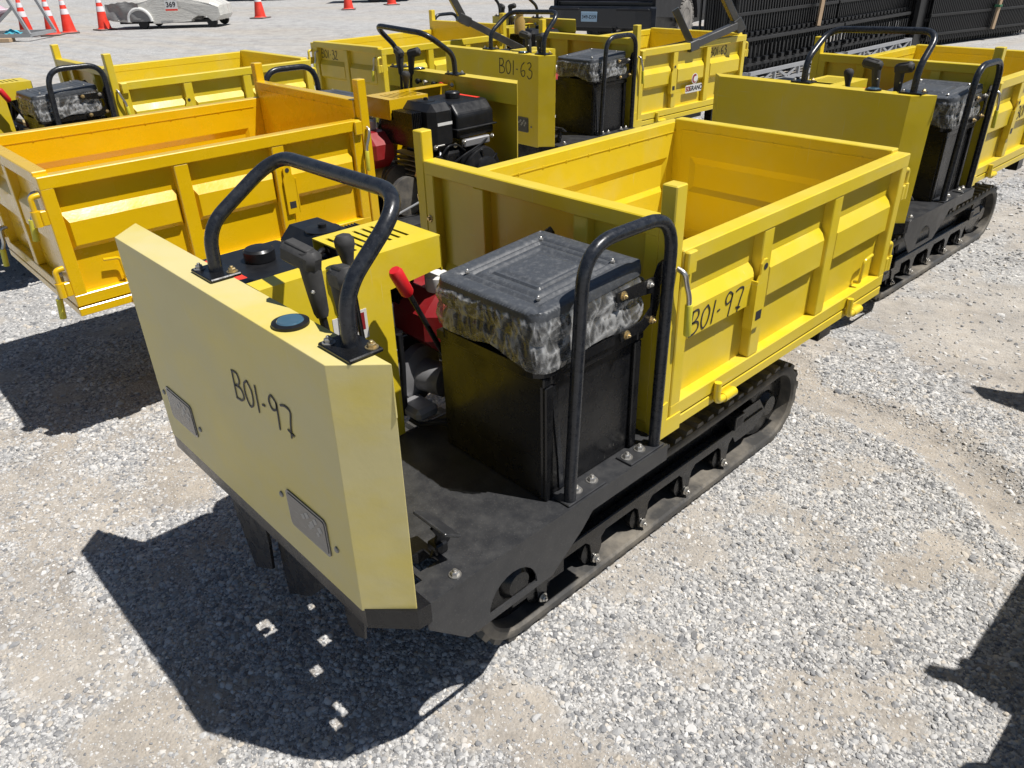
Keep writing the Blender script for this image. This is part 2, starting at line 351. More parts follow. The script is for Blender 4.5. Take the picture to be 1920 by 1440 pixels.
def ground_h(x, y):
    f = 1-sstep(8, 20, np.hypot(x, y-1))
    h = (fbm(x*1.1, y*1.1, 4)-0.5)*0.035+(fbm(x*7, y*7, 3)-0.5)*0.016
    d = segdist(x, y, RUT); h = h-0.022*(1-sstep(0.04, 0.14, d))+0.014*np.exp(-((d-0.17)/0.05)**2)
    d2 = np.minimum(segdist(x, y, TR1), segdist(x, y, TR2)); h = h-0.008*np.exp(-(d2/0.12)**2)+0.008*np.exp(-((d2-0.2)/0.06)**2)
    return h*f*(1-0.75*np.exp(-((x+0.22)**2/0.03)))-0.006
def axis_pts(lo, hi, c0, c1, fine):
    mid = list(np.arange(c0, c1, fine)); a = []; s = fine
    x = c1
    while x < hi: a.append(x); s *= 1.13; x += s
    b = []; s = fine; x = c0-fine
    while x > lo: b.append(x); s *= 1.13; x -= s
    return np.array(b[::-1]+mid+a+[hi])
def make_ground():
    X = axis_pts(-700, 500, -4.0, 2.2, 0.034); Y = axis_pts(-400, 700, -0.6, 4.6, 0.034)
    gx, gy = np.meshgrid(X, Y); nx, ny = len(X), len(Y)
    z = ground_h(gx, gy); co = np.stack([gx, gy, z], -1).reshape(-1, 3)
    ii = np.arange(nx*ny).reshape(ny, nx); q = np.stack([ii[:-1, :-1], ii[:-1, 1:], ii[1:, 1:], ii[1:, :-1]], -1).reshape(-1, 4)
    me = bpy.data.meshes.new('ground'); me.vertices.add(len(co)); me.vertices.foreach_set('co', co.ravel())
    me.loops.add(q.size); me.loops.foreach_set('vertex_index', q.ravel()); me.polygons.add(len(q))
    me.polygons.foreach_set('loop_start', np.arange(0, q.size, 4)); me.polygons.foreach_set('use_smooth', np.ones(len(q), bool)); me.update()
    at = me.attributes.new('dirt', 'FLOAT', 'POINT'); at.data.foreach_set('value', dirt_mask(gx, gy).ravel().astype(np.float32))
    m, t, b = newmat('gravel_ground'); L = t.links
    geo = t.nodes.new('ShaderNodeNewGeometry'); pos = geo.outputs['Position']
    a = t.nodes.new('ShaderNodeAttribute'); a.attribute_name = 'dirt'
    vo = node(t, 'ShaderNodeTexVoronoi', Scale=95.0, Randomness=1.0); L.new(pos, vo.inputs['Vector'])
    vs_ = t.nodes.new('ShaderNodeSeparateColor'); L.new(vo.outputs['Color'], vs_.inputs[0])
    stone = ramp(t, vs_.outputs[0], [(0.0, (0.16, 0.163, 0.17)), (0.35, (0.32, 0.32, 0.318)), (0.7, (0.44, 0.435, 0.425)), (1.0, (0.64, 0.63, 0.615))])
    big = noise(t, 0.25, 6, 0.6, vec=pos); fine = noise(t, 140, 5, 0.8, vec=pos)
    soil = mixc(t, big, (0.35, 0.302, 0.245), (0.42, 0.372, 0.31)); soil = mixc(t, ramp(t, fine, [(0.35, 0.0), (0.7, 0.55)]), soil, (0.50, 0.455, 0.395))
    fn = noise(t, 12, 5, 0.7, vec=pos)
    mx = t.nodes.new('ShaderNodeMath'); mx.operation = 'MULTIPLY_ADD'; L.new(a.outputs['Fac'], mx.inputs[0]); mx.inputs[1].default_value = 0.8; L.new(ramp(t, fn, [(0.45, 0.0), (0.68, 0.28)]), mx.inputs[2]); mx.use_clamp = True
    c = mixc(t, mx.outputs[0], stone, soil)
    pale = ramp(t, noise(t, 0.12, 4, 0.6, vec=pos, dist=1.0), [(0.42, 0.0), (0.62, 0.45)]); c = mixc(t, pale, c, (0.43, 0.43, 0.425))
    mp2 = t.nodes.new('ShaderNodeMapping'); mp2.inputs['Rotation'].default_value = (0, 0, -.82); mp2.inputs['Scale'].default_value = (.8, 1.25, 1); L.new(pos, mp2.inputs[0])
    mid = noise(t, 2.2, 14, 0.86, vec=mp2.outputs[0]); vr_ = ramp(t, mid, [(0.36, (0.66, 0.66, 0.67)), (0.5, (0.96, 0.96, 0.96)), (0.64, (1.18, 1.18, 1.17))])
    mu = t.nodes.new('ShaderNodeMix'); mu.data_type = 'RGBA'; mu.blend_type = 'MULTIPLY'; mu.inputs[0].default_value = 1.0; L.new(c, mu.inputs[6]); L.new(vr_, mu.inputs[7]); c = mu.outputs[2]
    L.new(c, b.inputs['Base Color']); b.inputs['Roughness'].default_value = 0.9; b.inputs['Specular IOR Level'].default_value = 0.2
    hsum = t.nodes.new('ShaderNodeMath'); hsum.operation = 'MULTIPLY_ADD'; L.new(vo.outputs['Distance'], hsum.inputs[0]); hsum.inputs[1].default_value = -1.0; L.new(fine, hsum.inputs[2])
    bump(t, b, hsum.outputs[0], 0.6, 0.006)
    me.materials.append(m)
    o = bpy.data.objects.new('ground', me); COL.objects.link(o); o['kind'] = 'structure'; o['label'] = 'pale grey gravel yard with beige dirt patches'; return o
TR1 = [(-3.2, -1.2), (-1.9, 0.0), (-1.3, 1.2)]; TR2 = [(-3.4, -0.2), (-2.2, 1.0), (-1.6, 2.2)]
BLOBS += [(0.05, 0.38, 0.15), (0.20, 0.34, 0.12), (-1.0, -0.48, 0.20), (-0.65, -0.42, 0.16), (-1.65, 0.24, 0.22), (-1.42, 0.40, 0.12), (0.56, 1.67, 0.11), (0.60, 1.85, 0.12), (0.50, 2.38, 0.15), (-0.02, 3.85, 0.2), (-0.35, 3.7, 0.16), (0.62, 1.3, 0.07), (-2.3, -0.1, 0.12), (0.05, 1.25, 0.07)]
make_ground()
def make_gravel():
    rs = np.random.RandomState(5)
    def cloud(N, r0, r1, pw, smed, ssig, smax, grow, keep_dirt):
        u = rs.rand(N); r = (r0**pw+u*(r1**pw-r0**pw))**(1/pw); th = YAW+(rs.rand(N)-0.5)*R(102)
        x = CAM[0]+r*np.cos(th); y = CAM[1]+r*np.sin(th); d = dirt_mask(x, y)
        keep = rs.rand(N) < (1-d*(1-keep_dirt)); x, y, r = x[keep], y[keep], r[keep]
        s = np.minimum(smed*np.exp(rs.randn(len(x))*ssig), smax)*(1+grow*np.maximum(r-3, 0)); return x, y, s
    parts = [cloud(95000, 0.55, 3.8, 2.0, 0.0023, 0.35, 0.0045, 0.0, 1.0), cloud(165000, 0.55, 3.6, 2.0, 0.0049, 0.40, 0.013, 0.0, 0.10),
             cloud(12000, 0.55, 4.0, 2.0, 0.0095, 0.30, 0.017, 0.0, 0.10),
             cloud(110000, 3.4, 12.0, 1.2, 0.0062, 0.4, 0.016, 0.14, 0.2),
             cloud(70, 0.7, 4.5, 1.6, 0.017, 0.2, 0.024, 0.0, 0.5)]
    x = np.concatenate([p[0] for p in parts]); y = np.concatenate([p[1] for p in parts]); s = np.concatenate([p[2] for p in parts])
    z = ground_h(x, y)-s*0.06; n = len(x)
    me = bpy.data.meshes.new('gravel'); me.vertices.add(n); me.vertices.foreach_set('co', np.stack([x, y, z], -1).ravel()); me.update()
    a = me.attributes.new('idx', 'INT', 'POINT'); a.data.foreach_set('value', rs.randint(0, 7, n).astype(np.int32))
    sc = s[:, None]*np.stack([0.8+0.5*rs.rand(n), 0.75+0.4*rs.rand(n), 0.5+0.35*rs.rand(n)], -1)
    a = me.attributes.new('scl', 'FLOAT_VECTOR', 'POINT'); a.data.foreach_set('vector', sc.astype(np.float32).ravel())
    ro = np.stack([(rs.rand(n)-.5)*0.9, (rs.rand(n)-.5)*0.9, rs.rand(n)*6.283], -1)
    a = me.attributes.new('rot', 'FLOAT_VECTOR', 'POINT'); a.data.foreach_set('vector', ro.astype(np.float32).ravel())
    pm, t, b = newmat('pebble_stone'); L = t.links
    oi = t.nodes.new('ShaderNodeObjectInfo')
    c = ramp(t, oi.outputs['Random'], [(0.0, (0.14, 0.146, 0.158)), (0.18, (0.25, 0.255, 0.265)), (0.42, (0.38, 0.38, 0.378)), (0.62, (0.50, 0.497, 0.49)), (0.80, (0.58, 0.575, 0.565)), (0.9, (0.48, 0.43, 0.36)), (1.0, (0.72, 0.715, 0.705))])
    nz = noise(t, 1.6, 4, 0.6); c = mixc(t, ramp(t, nz, [(0.35, 0.0), (0.7, 0.35)]), c, (0.47, 0.445, 0.41))
    L.new(c, b.inputs['Base Color']); b.inputs['Roughness'].default_value = 0.85; b.inputs['Specular IOR Level'].default_value = 0.25
    src = bpy.data.collections.new('pebble_shapes')
    for k in range(7):
        bm = bmesh.new(); bmesh.ops.create_icosphere(bm, subdivisions=2, radius=1.0); rv = np.random.RandomState(40+k)
        dirs = rv.randn(9, 3); dirs /= np.linalg.norm(dirs, axis=1)[:, None]; cut = 0.50+0.36*rv.rand(9)
        for v in bm.verts:
            p = np.array(v.co)
            for dn, cc in zip(dirs, cut):
                e = p@dn-cc
                if e > 0: p = p-dn*e
            v.co = p
        me2 = bpy.data.meshes.new('pebble'); bm.to_mesh(me2); bm.free(); me2.materials.append(pm)
        for f in me2.polygons: f.use_smooth = (k == 0)
        o2 = bpy.data.objects.new('pebble', me2); src.objects.link(o2)
    o = bpy.data.objects.new('gravel', me); COL.objects.link(o); tag(o, 'loose grey and white crushed stones strewn over the yard', 'gravel', kind='stuff')
    ng = bpy.data.node_groups.new('scatter_pebbles', 'GeometryNodeTree')
    ng.interface.new_socket('Geometry', in_out='INPUT', socket_type='NodeSocketGeometry'); ng.interface.new_socket('Geometry', in_out='OUTPUT', socket_type='NodeSocketGeometry')
    N = ng.nodes; gi = N.new('NodeGroupInput'); go = N.new('NodeGroupOutput'); mp = N.new('GeometryNodeMeshToPoints'); ip = N.new('GeometryNodeInstanceOnPoints')
    ci = N.new('GeometryNodeCollectionInfo'); ci.inputs['Collection'].default_value = src; ci.inputs['Separate Children'].default_value = True; ci.inputs['Reset Children'].default_value = True
    def attr(nm, ty):
        a = N.new('GeometryNodeInputNamedAttribute'); a.data_type = ty; a.inputs['Name'].default_value = nm; return a.outputs[0]
    er = N.new('FunctionNodeEulerToRotation')
    l = ng.links; l.new(gi.outputs[0], mp.inputs['Mesh']); l.new(mp.outputs[0], ip.inputs['Points']); l.new(ci.outputs[0], ip.inputs['Instance'])
    ip.inputs['Pick Instance'].default_value = True; l.new(attr('idx', 'INT'), ip.inputs['Instance Index'])
    l.new(attr('rot', 'FLOAT_VECTOR'), er.inputs[0]); l.new(er.outputs[0], ip.inputs['Rotation']); l.new(attr('scl', 'FLOAT_VECTOR'), ip.inputs['Scale'])
    l.new(ip.outputs[0], go.inputs[0])
    md = o.modifiers.new('scatter', 'NODES'); md.node_group = ng
make_gravel()

# ------------------------------------------------------------------ tracked dumper (one prototype, copied below)
ZB, ZT, CU, CV, DU = 0.601, 1.194, 0.0823, 0.0833, 0.0697
BU0, BU1, BV0, BV1, PZ, RZ, FZ, BZ = -0.9988, 0.0325, 0.9612, 2.3883, 1.310, 1.138, 1.220, 0.594
PW = 0.045
def gate(root, name, T, x0, x1, z0, z1, ribs, Y, rail=0.045, depth=0.052, band=(0.40, 0.76), inset=0.0):
    f = MB(); b = 0.003
    tb = lambda p: T(p)
    f.box(x0, x1, -depth, 0, z1-rail, z1, b, tb); f.box(x0, x1, -depth, 0, z0, z0+rail, b, tb)
    f.box(x0, x0+rail, -depth+.0006, -.0006, z0+rail-.004, z1-rail+.004, b, tb); f.box(x1-rail, x1, -depth+.0006, -.0006, z0+rail-.004, z1-rail+.004, b, tb)
    fo = f.build(name, Y, root)
    edges = [x0+rail]+[e for r in ribs for e in r]+[x1-rail]
    H = z1-z0-2*rail
    for k in range(0, len(edges), 2):
        xa, xb = edges[k], edges[k+1]; m = MB(); za, zb = z0+rail, z1-rail; b0, b1 = za+H*band[0], za+H*band[1]
        def lay(y, h, e=0.001):
            o = 0.004
            rings = [[(xa-o, y, za-o), (xb+o, y, za-o), (xb+o, y, zb+o), (xa-o, y, zb+o)],
                     [(xa+e, y, b0), (xb-e, y, b0), (xb-e, y, b1), (xa+e, y, b1)],
                     [(xa+e+.016, y+h, b0+.022), (xb-e-.016, y+h, b0+.022), (xb-e-.016, y+h, b1-.036), (xa+e+.016, y+h, b1-.036)]]
            vs_ = [T(Vector(p)) for r in rings for p in r]
            fs = [(4*r+i, 4*r+(i+1) % 4, 4*r+4+(i+1) % 4, 4*r+4+i) for r in range(2) for i in range(4)]+[(8, 9, 10, 11)]
            m.add(vs_, fs)
        lay(-0.034, 0.026)
        m.build('panel', Y, fo)
    li = MB(); xa, xb, za, zb = x0+rail-.003, x1-rail+.003, z0+rail-.003, z1-rail+.003; b0, b1 = z0+rail+H*band[0], z0+rail+H*band[1]
    rg_ = [[(xa, za), (xb, za), (xb, zb), (xa, zb)], [(xa+.05, b0), (xb-.05, b0), (xb-.05, b1), (xa+.05, b1)], [(xa+.07, b0+.022), (xb-.07, b0+.022), (xb-.07, b1-.030), (xa+.07, b1-.030)]]
    li.add([T(Vector((x, -depth+.0015+(.013 if k == 2 else 0), z))) for k, r_ in enumerate(rg_) for x, z in r_], [(4*r+i, 4*r+(i+1) % 4, 4*r+4+(i+1) % 4, 4*r+4+i) for r in range(2) for i in range(4)]+[(8, 9, 10, 11)])
    li.build('inner_skin', Y, fo)
    for (ra, rb) in ribs:
        MB().box(ra, rb, -.036, -.002, z0+rail+.0005, z1-rail-.0005, 0.003, tb).build('rib', Y, fo)
    wd = MB(); wd.box(x0+rail, x1-rail, -depth-.0012, -depth+.002, z1-rail+.0045, z1-rail+.0075, 0, tb)
    n = int((x1-x0)/0.13)
    for i in range(n):
        xx = x0+rail+(i+.5)*(x1-x0-2*rail)/n; wd.box(xx, xx+.007, -depth-.0025, -depth+.002, z1-rail+.003, z1-rail+.010, 0, tb)
    wd.build('weld_seam', Y, fo)
    return fo
def rounded_rect(u0, u1, v0, v1, r, n=6):
    out = []
    for cx, cy, a0 in ((u1-r, v1-r, 0), (u0+r, v1-r, 90), (u0+r, v0+r, 180), (u1-r, v0+r, 270)):
        out += [(cx+r*math.cos(R(a0+90*i/n)), cy+r*math.sin(R(a0+90*i/n))) for i in range(n+1)]
    return out
def grip(root, name, base, top, side, mat='grip'):
    base = Vector(base); top = Vector(top); d = (top-base).normalized(); L = (top-base).length; sx = Vector((side, -0.25, 0)).normalized()
    lv = MB().tube([base, base+d*(L*0.78)], 0.0085, 10).build(name, 'black', root)
    g = MB()
    e = L-.145; hx = (sx+Vector((0, 0, .22))).normalized(); hy = Vector((0, 0, 1)).cross(hx).normalized(); hz = hx.cross(hy)
    g.tube([base+d*e, base+d*(e+.010), base+d*(e+.050), base+d*(e+.090), base+d*(e+.120), base+d*(e+.136)], 0.02, 14, rs=[0.012, 0.0155, 0.0185, 0.0205, 0.0215, 0.017])
    g.obb(base+d*(e+.118)+hx*.020, (hx, hy, hz), (.046, .0205, .0225), .0115)
    g.obb(base+d*(e+.118)+hx*.024+hz*.021, (hx, hy, hz), (.030, .012, .004), .003)
    g.build('grip', mat, lv)
    bolt(lv, base+d*(L-.085)+Vector((0.6, -0.6, 0)).normalized()*0.0165, (0.6, -0.6, 0), 0.004, 'zinc', False)
    return lv
def make_dumper(Y, YP):
    root = empty('tracked_dumper')
    # --- control panel
    P = MB(); w = 0.0124
    pl = [(-1-CU, CV), (-1, 0), (0, 0), (CU, CV)]; plb = [(-1-CU+w, CV), (-1+w, 0), (-w, 0), (CU-w, CV)]
    vs_ = [(u, v, ZT) for u, v in pl]+[(u, v, ZB) for u, v in plb]+[(-1-CU, CV, 1.085), (CU, CV, 1.085)]
    P.add(vs_, [(0, 1, 5, 4), (1, 2, 6, 5), (2, 3, 7, 6), (3, 2, 1, 0), (0, 3, 9, 8)])
    pan = P.build('control_panel', YP, root)
    so = pan.modifiers.new('thickness', 'SOLIDIFY'); so.thickness = 0.004; so.offset = -1
    bv = pan.modifiers.new('edge', 'BEVEL'); bv.width = 0.0035; bv.segments = 2; bv.limit_method = 'ANGLE'; bv.angle_limit = R(25)
    sill = MB().prism([(-1-CU+.012, CV+.03), (-1+.006, .004), (-.006, .004), (CU-.006, CV-.004), (CU-.004, CV+.03)], 'z', ZB-.048, ZB+.006).build('panel_sill', 'black', root)
    for u0 in (-0.925, -0.268):
        hl = MB(); rr = rounded_rect(u0, u0+0.165, 0.690, 0.790, 0.012)
        hl.prism(rr, 'y', -0.0032, 0.0015); h = hl.build('headlight', 'bezel', pan)
        MB().prism(rounded_rect(u0+.006, u0+.159, .696, .784, .008), 'y', -0.0046, -0.0032).build('lens', 'lens', pan)
        m = MB()
        for i, (du_, dz_, a_) in enumerate(((.070, .752, .010), (.088, .764, .011), (.106, .750, .012), (.122, .766, .010), (.138, .752, .011), (.096, .738, .009), (.128, .736, .008))):
            m.obb(Vector((u0+du_, -.0047, dz_)), (Vector((.8, 0, .6)), Vector((0, 1, 0)), Vector((-.6, 0, .8))), (a_*.8, .0005, a_*.62))
        m.build('reflector_cells', 'chrome', pan)
        for q_ in ((u0-.028, -.0003, .757), (u0+.193, -.0003, .732)): MB().lathe([(.0075, 0), (.007, .003), (.004, .0045)], q_, (0, -1, 0), 14).build('screw', 'steel', pan)
    g = MB().lathe([(0.036, 0), (0.036, 0.006), (0.029, 0.008)], (-0.192, 0.045, ZT+.0005), n=28).build('gauge', 'plastic', pan)
    MB().lathe([(0.027, 0), (0.024, .0035)], (-0.192, 0.045, ZT+.0078), n=24).build('gauge_glass', 'dial', pan)
    for i, (u, col, r) in enumerate(((-0.25, 'plastic', .016), (-0.32, 'zinc', .013), (-0.40, 'plastic', .012), (-0.47, 'red', .014))):
        MB().lathe([(r*.6, 0), (r*.6, .018), (r, .020), (r, .030), (r*.7, .034)], (u, CV+.001, 1.138), (0, 1, 0), 16).build('dial_knob', col, pan)
        MB().tube(catmull([(u, CV-.01, 1.13), (u-.01, CV+.004, 1.08), (u+.02, CV+.02, 1.02), (u+.01, CV+.01, .93)]), .004, 6).build('wire', 'plastic', pan)
    MB().prism([(-.575, 1.06), (-.575, 1.14), (-.56, 1.165), (-.535, 1.165), (-.52, 1.14), (-.52, 1.06)], 'y', CV+.001, CV+.005).build('tab', Y, pan)
    bolt(pan, (-.548, CV+.005, 1.14), (0, 1, 0), .009)
    # --- handlebar
    hp = [(-.555, .066, ZT), (-.555, .070, 1.300), (-.555, .255, 1.422), (-.018, .215, 1.440), (-.018, .070, 1.303), (-.018, .066, ZT)]
    hb = MB().tube(fillet(hp, .085, 8), .0150, 16).build('handlebar', 'tube', root)
    for u in (-.555, -.018):
        MB().box(u-.052, u+.052, .030, .102, ZT+.0005, ZT+.0085, .003).build('base_plate', 'black', hb)
        for q in (-.036, .036): bolt(hb, (u+q, .066+q*.6, ZT+.0085), (0, 0, 1), .0080, 'brass' if q > 0 else 'steel')
    # --- levers
    grip(root, 'drive_lever', (-.185, .135, .90), (-.236, .124, 1.318), -1); grip(root, 'drive_lever', (-.105, .135, .90), (-.122, .124, 1.312), 1)
    lv = MB().tube([(-.42, .345, .75), (-.46, .345, 1.17)], .007, 10).build('shift_lever', 'black', root)
    MB().lathe([(.012, 0), (.014, .02), (.019, .045), (.024, .062), (.024, .075), (.017, .086), (.004, .090)], (-.458, .345, 1.148), (-.1, 0, 1), 16).build('knob', 'grip', lv)
    lv = MB().tube([(-.42, .60, .80), (-.42, .480, 1.062)], .0075, 10).build('clutch_lever', 'black', root)
    MB().tube([(-.42, .482, 1.055), (-.42, .478, 1.062), (-.42, .450, 1.122), (-.42, .446, 1.130)], .018, 14, rs=[.013, .0175, .0185, .014]).build('grip', 'red', lv)
    # --- deck and aprons
    dk = MB(); holes = [(-.495, -.425, .146, .186), (-.306, -.268, .253, .281), (-.222, -.188, .176, .205), (-.075, -.018, .160, .212), (-.032, .006, .116, .146), (-.45, -.425, .30, .318)]
    us = sorted({-.50, DU}.union(*[{a, b} for a, b, _, _ in holes])); vv = sorted({.095, .953}.union(*[{c, d} for _, _, c, d in holes]))
    for a, b in zip(us, us[1:]):
        run = None
        for c, d in zip(vv, vv[1:]):
            hole = any(p <= (a+b)/2 <= q and r_ <= (c+d)/2 <= t_ for p, q, r_, t_ in holes)
            if not hole: run = (run[0] if run else c, d)
            if (hole or d == vv[-1]) and run: dk.box(a, b, run[0], run[1], ZB-.006, ZB); run = None
    dk = dk.box(-1.07, -.88, .095, .953, ZB-.006, ZB, .002).box(-.88, -.50, .095, .2, ZB-.006, ZB, .002).build('deck', 'deck', root)
    for uu in (DU, -1.07):
        a = MB(); arc = [(.357-.079*math.cos(R(t)), .447+.083*math.sin(R(t))) for t in range(0, 91, 15)]
        L = [(.105, ZB+.002), (.106, .529), (.211, .425), (.357, .427), (.357, .447)]+arc+[(.357, ZB+.002)]
        arc2 = [(.357+.079*math.sin(R(t)), .447+.083*math.cos(R(t))) for t in range(0, 91, 15)]
        Rr = [(.357, ZB+.002)]+arc2+[(.357, .447), (.357, .427), (.49, .429), (.602, .512), (.64, .551), (.953, .551), (.953, ZB+.002)]
        a.prism(L, 'x', uu, uu+.005); a.prism(Rr, 'x', uu, uu+.005); ap = a.build('side_apron', 'deck', root)
    for (u, v) in ((.045, .208), (-.45, .16), (-1.02, .21), (-1.02, .85)): bolt(dk, (u, v, ZB+.0005), (0, 0, 1), .0095)
    MB().box(-.50, DU-.01, .947, .953, .545, ZB-.006).build('deck_lip', 'deck', dk)
    # foot pedal
    pd = MB().bar((-.035, .222, .69), (-.035, .222, .694), .1, .1)
    pd = MB(); pd.obb((-.03, .224, .692), (Vector((1, 0, 0)), Vector((0, .82, -.57)), Vector((0, .57, .82))), (.058, .026, .004), .002)
    pdo = pd.build('foot_pedal', 'deck', root)
    MB().prism([(.232, .686), (.262, .650), (.262, .622), (.235, .600), (.205, .600), (.222, .630), (.228, .650), (.214, .676)], 'x', -.044, -.036).build('pedal_arm', 'black', pdo)
    MB().box(-.062, -.026, .214, .250, ZB+.0005, ZB+.03, .004).build('pedal_bracket', 'black', pdo)
    # --- seat box
    sb = MB().box(-.3725, .0, .5313, .8895, ZB, .935, .004).build('seat_box', 'black', root)
    l = MB(); l.box(-.378, .012, .526, .552, .930, .956, .003); l.box(-.378, .012, .869, .895, .930, .956, .003); l.box(-.378, -.352, .5525, .8685, .9305, .9555, .003); l.box(-.016, .0115, .5525, .8685, .9305, .9555, .003)
    l.build('top_frame', 'black', sb)
    for va, vb in ((.533, .560), (.862, .888)):
        MB().box(.0004, .012, va, vb, ZB+.001, .929, .003).build('corner_post', 'black', sb)
    MB().prism([(.56, .92), (.575, .92), (.60, .70), (.605, .61), (.59, .61), (.585, .70)], 'x', .0005, .004).build('stay', 'tube', sb)
    # --- seat, folded
    st = MB(); u0, u1, v0, v1 = -.345, .012, .508, .885; zt_ = 1.139
    def top(a, b):
        x = a*2-1; y = b*2-1
        k = max(abs(x), abs(y)); rx = 0.10
        ax, ay = max(abs(x)-(1-rx*2), 0)/(rx*2), max(abs(y)-(1-rx*2), 0)/(rx*2); c = math.hypot(ax, ay)
        if c > 1 and ax > 0 and ay > 0:
            x = math.copysign(1-rx*2+rx*2*ax/c, x); y = math.copysign(1-rx*2+rx*2*ay/c, y)
        g = lambda q, c_, w_: math.exp(-((q-c_)/w_)**2)
        z = -0.007*(g(k, .74, .030)+g(k, .62, .030)+g(k, .46, .026)+g(k, .38, .022)*.6)+.002*(k < .38)
        if k > .76 and k < .95: z += -.004*g(abs(abs(x)-abs(y)), 0, .05)
        z += -0.006*max(0, (k-.95)/.05)**2
        t = -0.013*y
        return (u0+(x+1)/2*(u1-u0), v0+(y+1)/2*(v1-v0), zt_+z-t-0.008)
    st.grid(81, 81, top)
    out = [top(i/40, 0) for i in range(41)]+[top(1, i/40) for i in range(1, 41)]+[top(1-i/40, 1) for i in range(1, 41)]+[top(0, 1-i/40) for i in range(1, 40)]
    n = len(out); cx, cy = (u0+u1)/2, (v0+v1)/2
    ring = lambda s_, dz: [(cx+(p[0]-cx)*s_, cy+(p[1]-cy)*s_, p[2]+dz) for p in out]
    a, b_, c_ = ring(1.0, 0), ring(1.012, -.008), ring(1.012, -.024)
    st.add(a+b_+c_, [(k*n+i, k*n+(i+1) % n, (k+1)*n+(i+1) % n, (k+1)*n+i) for k in range(2) for i in range(n)], True)
    st.add(ring(1.004, -.024), [tuple(range(n))])
    so_ = st.build('seat', 'shell', root)
    for (q, r_) in ((.16, .16), (.16, .84), (.84, .16), (.84, .84)):
        p = top(q, r_); bolt(so_, (p[0], p[1], p[2]), (0, 0, 1), .006, 'zinc', False)
    for k, (za, zb_, ex) in enumerate(((1.035, 1.088, -.012), (.985, 1.036, -.004))):
        MB().box(u0+.004, u1-.004, v0+.004, v1-.03, za, zb_, .024).build('cushion', 'plastic', so_)
    MB().prism(rounded_rect(u0-.006, u1+.006, v0-.004, v1-.01, .05), 'z', .958, .984).build('seat_pan', 'black', so_)
    # plastic wrap
    def rdg(x, y): return max(0.0, 1-abs(float(fbm(np.array(x), np.array(y), 3))-.5)*7)**1.3
    def wrap(s, j):
        q = s*n; i = int(q) % n; f_ = q-int(q); p = Vector(out[i]).lerp(Vector(out[(i+1) % n]), f_)
        ang = math.atan2(p.y-cy, p.x-cx); near = max(0, math.cos(ang-R(-28)))**5; far = max(0, math.cos(ang-R(170)))**8
        hem = .008*math.sin(s*31)+.03*(float(fbm(np.array(s*13.0), np.array(2.2), 2))-.5)
        z = 1.108-j*(.118+.022*near-.012*far+hem); k = min(1, j*6)
        puff = abs(math.sin(2*math.pi*min(j, .995)*.98))**.55
        fold = rdg(s*30+j*.7, j*.9+1)*.6+rdg(s*58-j*1.5, j*1.3+4)*.4+rdg(s*12+j*1.6, j*2.4+8)*.5
        crs.append(min(1.0, k*(.9*rdg(s*30+j*.7, j*.9+1)**2.5+.7*rdg(s*58-j*1.5, j*1.3+4)**2.5+.8*rdg(s*12+j*1.6, j*2.4+8)**2.5+.35*rdg(s*85+j*6, j*5)**3)))
        d = 1.0+k*(.030*puff+.026*fold)+.030*near*max(0, j-.6)*2.5+.13*far*math.sin(math.pi*j)
        return (cx+(p.x-cx)*d, cy+(p.y-cy)*d, z+.004*k*fold)
    crs = []; pw_ = MB().grid(520, 32, wrap, True, True).build('plastic_wrap', 'film', so_)
    if len(pw_.data.vertices) == len(crs): pw_.data.attributes.new('crease', 'FLOAT', 'POINT').data.foreach_set('value', crs)
    for uu, sgn in ((u1+.012, 1), (u0-.016, -1)):
        h = MB(); h.prism([(.90, 1.10), (.915, 1.13), (.935, 1.135), (.95, 1.115), (.945, 1.09), (.925, 1.07), (.93, 1.03), (.915, .985), (.87, .965), (.78, .965), (.775, .99), (.86, .995), (.895, 1.02), (.895, 1.06), (.76, 1.075), (.755, 1.10)], 'x', uu, uu+.005)
        ho = h.build('hinge_bracket', 'black', so_)
        for v, z, m_ in ((.78, 1.088, 'brass'), (.88, 1.088, 'zinc'), (.80, .978, 'brass'), (.90, .985, 'brass')): bolt(so_, (uu+(.005 if sgn > 0 else 0), v, z), (sgn, 0, 0), .0075, m_)
    # --- hoop
    hp = [(.05, .578, ZB+.004), (.05, .612, 1.258), (.05, .930, 1.258), (.05, .921, ZB+.004)]
    ho = MB().tube(fillet(hp, .10, 9), .0158, 16).build('seat_hoop', 'tube', root)
    for va, vb in ((.556, .70), (.80, .945)):
        MB().box(.014, .068, va, vb, ZB+.0006, ZB+.0066, .002).build('base_plate', 'deck', ho)
    for v in (.616, .676, .819, .873): bolt(ho, (.038, v, ZB+.0066), (0, 0, 1), .0105)
    # --- engine cover
    ec = MB(); ec.prism([(.13, ZB+.002), (.13, 1.15), (.655, 1.15), (.655, 1.06), (.48, 1.045), (.478, ZB+.002)], 'x', -.502, -.498)
    ec.box(-.56, -.5022, .13, .405, 1.1462, 1.1500); ec.box(-.73, -.5022, .405, .655, 1.1462, 1.15) if False else None
    ec.box(-.73, -.56, .405, .425, 1.1462, 1.15); ec.box(-.56, -.5022, .4052, .655, 1.1462, 1.15); ec.box(-.73, -.70, .4252, .655, 1.1462, 1.15)
    ec.box(-.7002, -.5602, .615, .655, 1.1463, 1.1499); ec.box(-.73, -.498, .652, .6552, 1.05, 1.1462)
    ec.box(-.7301, -.7265, .405, .655, 1.085, 1.1462)
    eco = ec.build('engine_cover', Y, root)
    for i in range(7):
        v = .425+i*.0275
        MB().box(-.7002, -.5602, v+.0112, v+.0285, 1.1464, 1.1498).build('grille_slat', Y, eco)
    MB().box(-.4978, -.4966, .30, .40, .94, 1.02).build('warning_label', 'label', eco); MB().box(-.4966, -.4962, .318, .392, .965, 1.012).build('warning_block', 'darkred', eco)
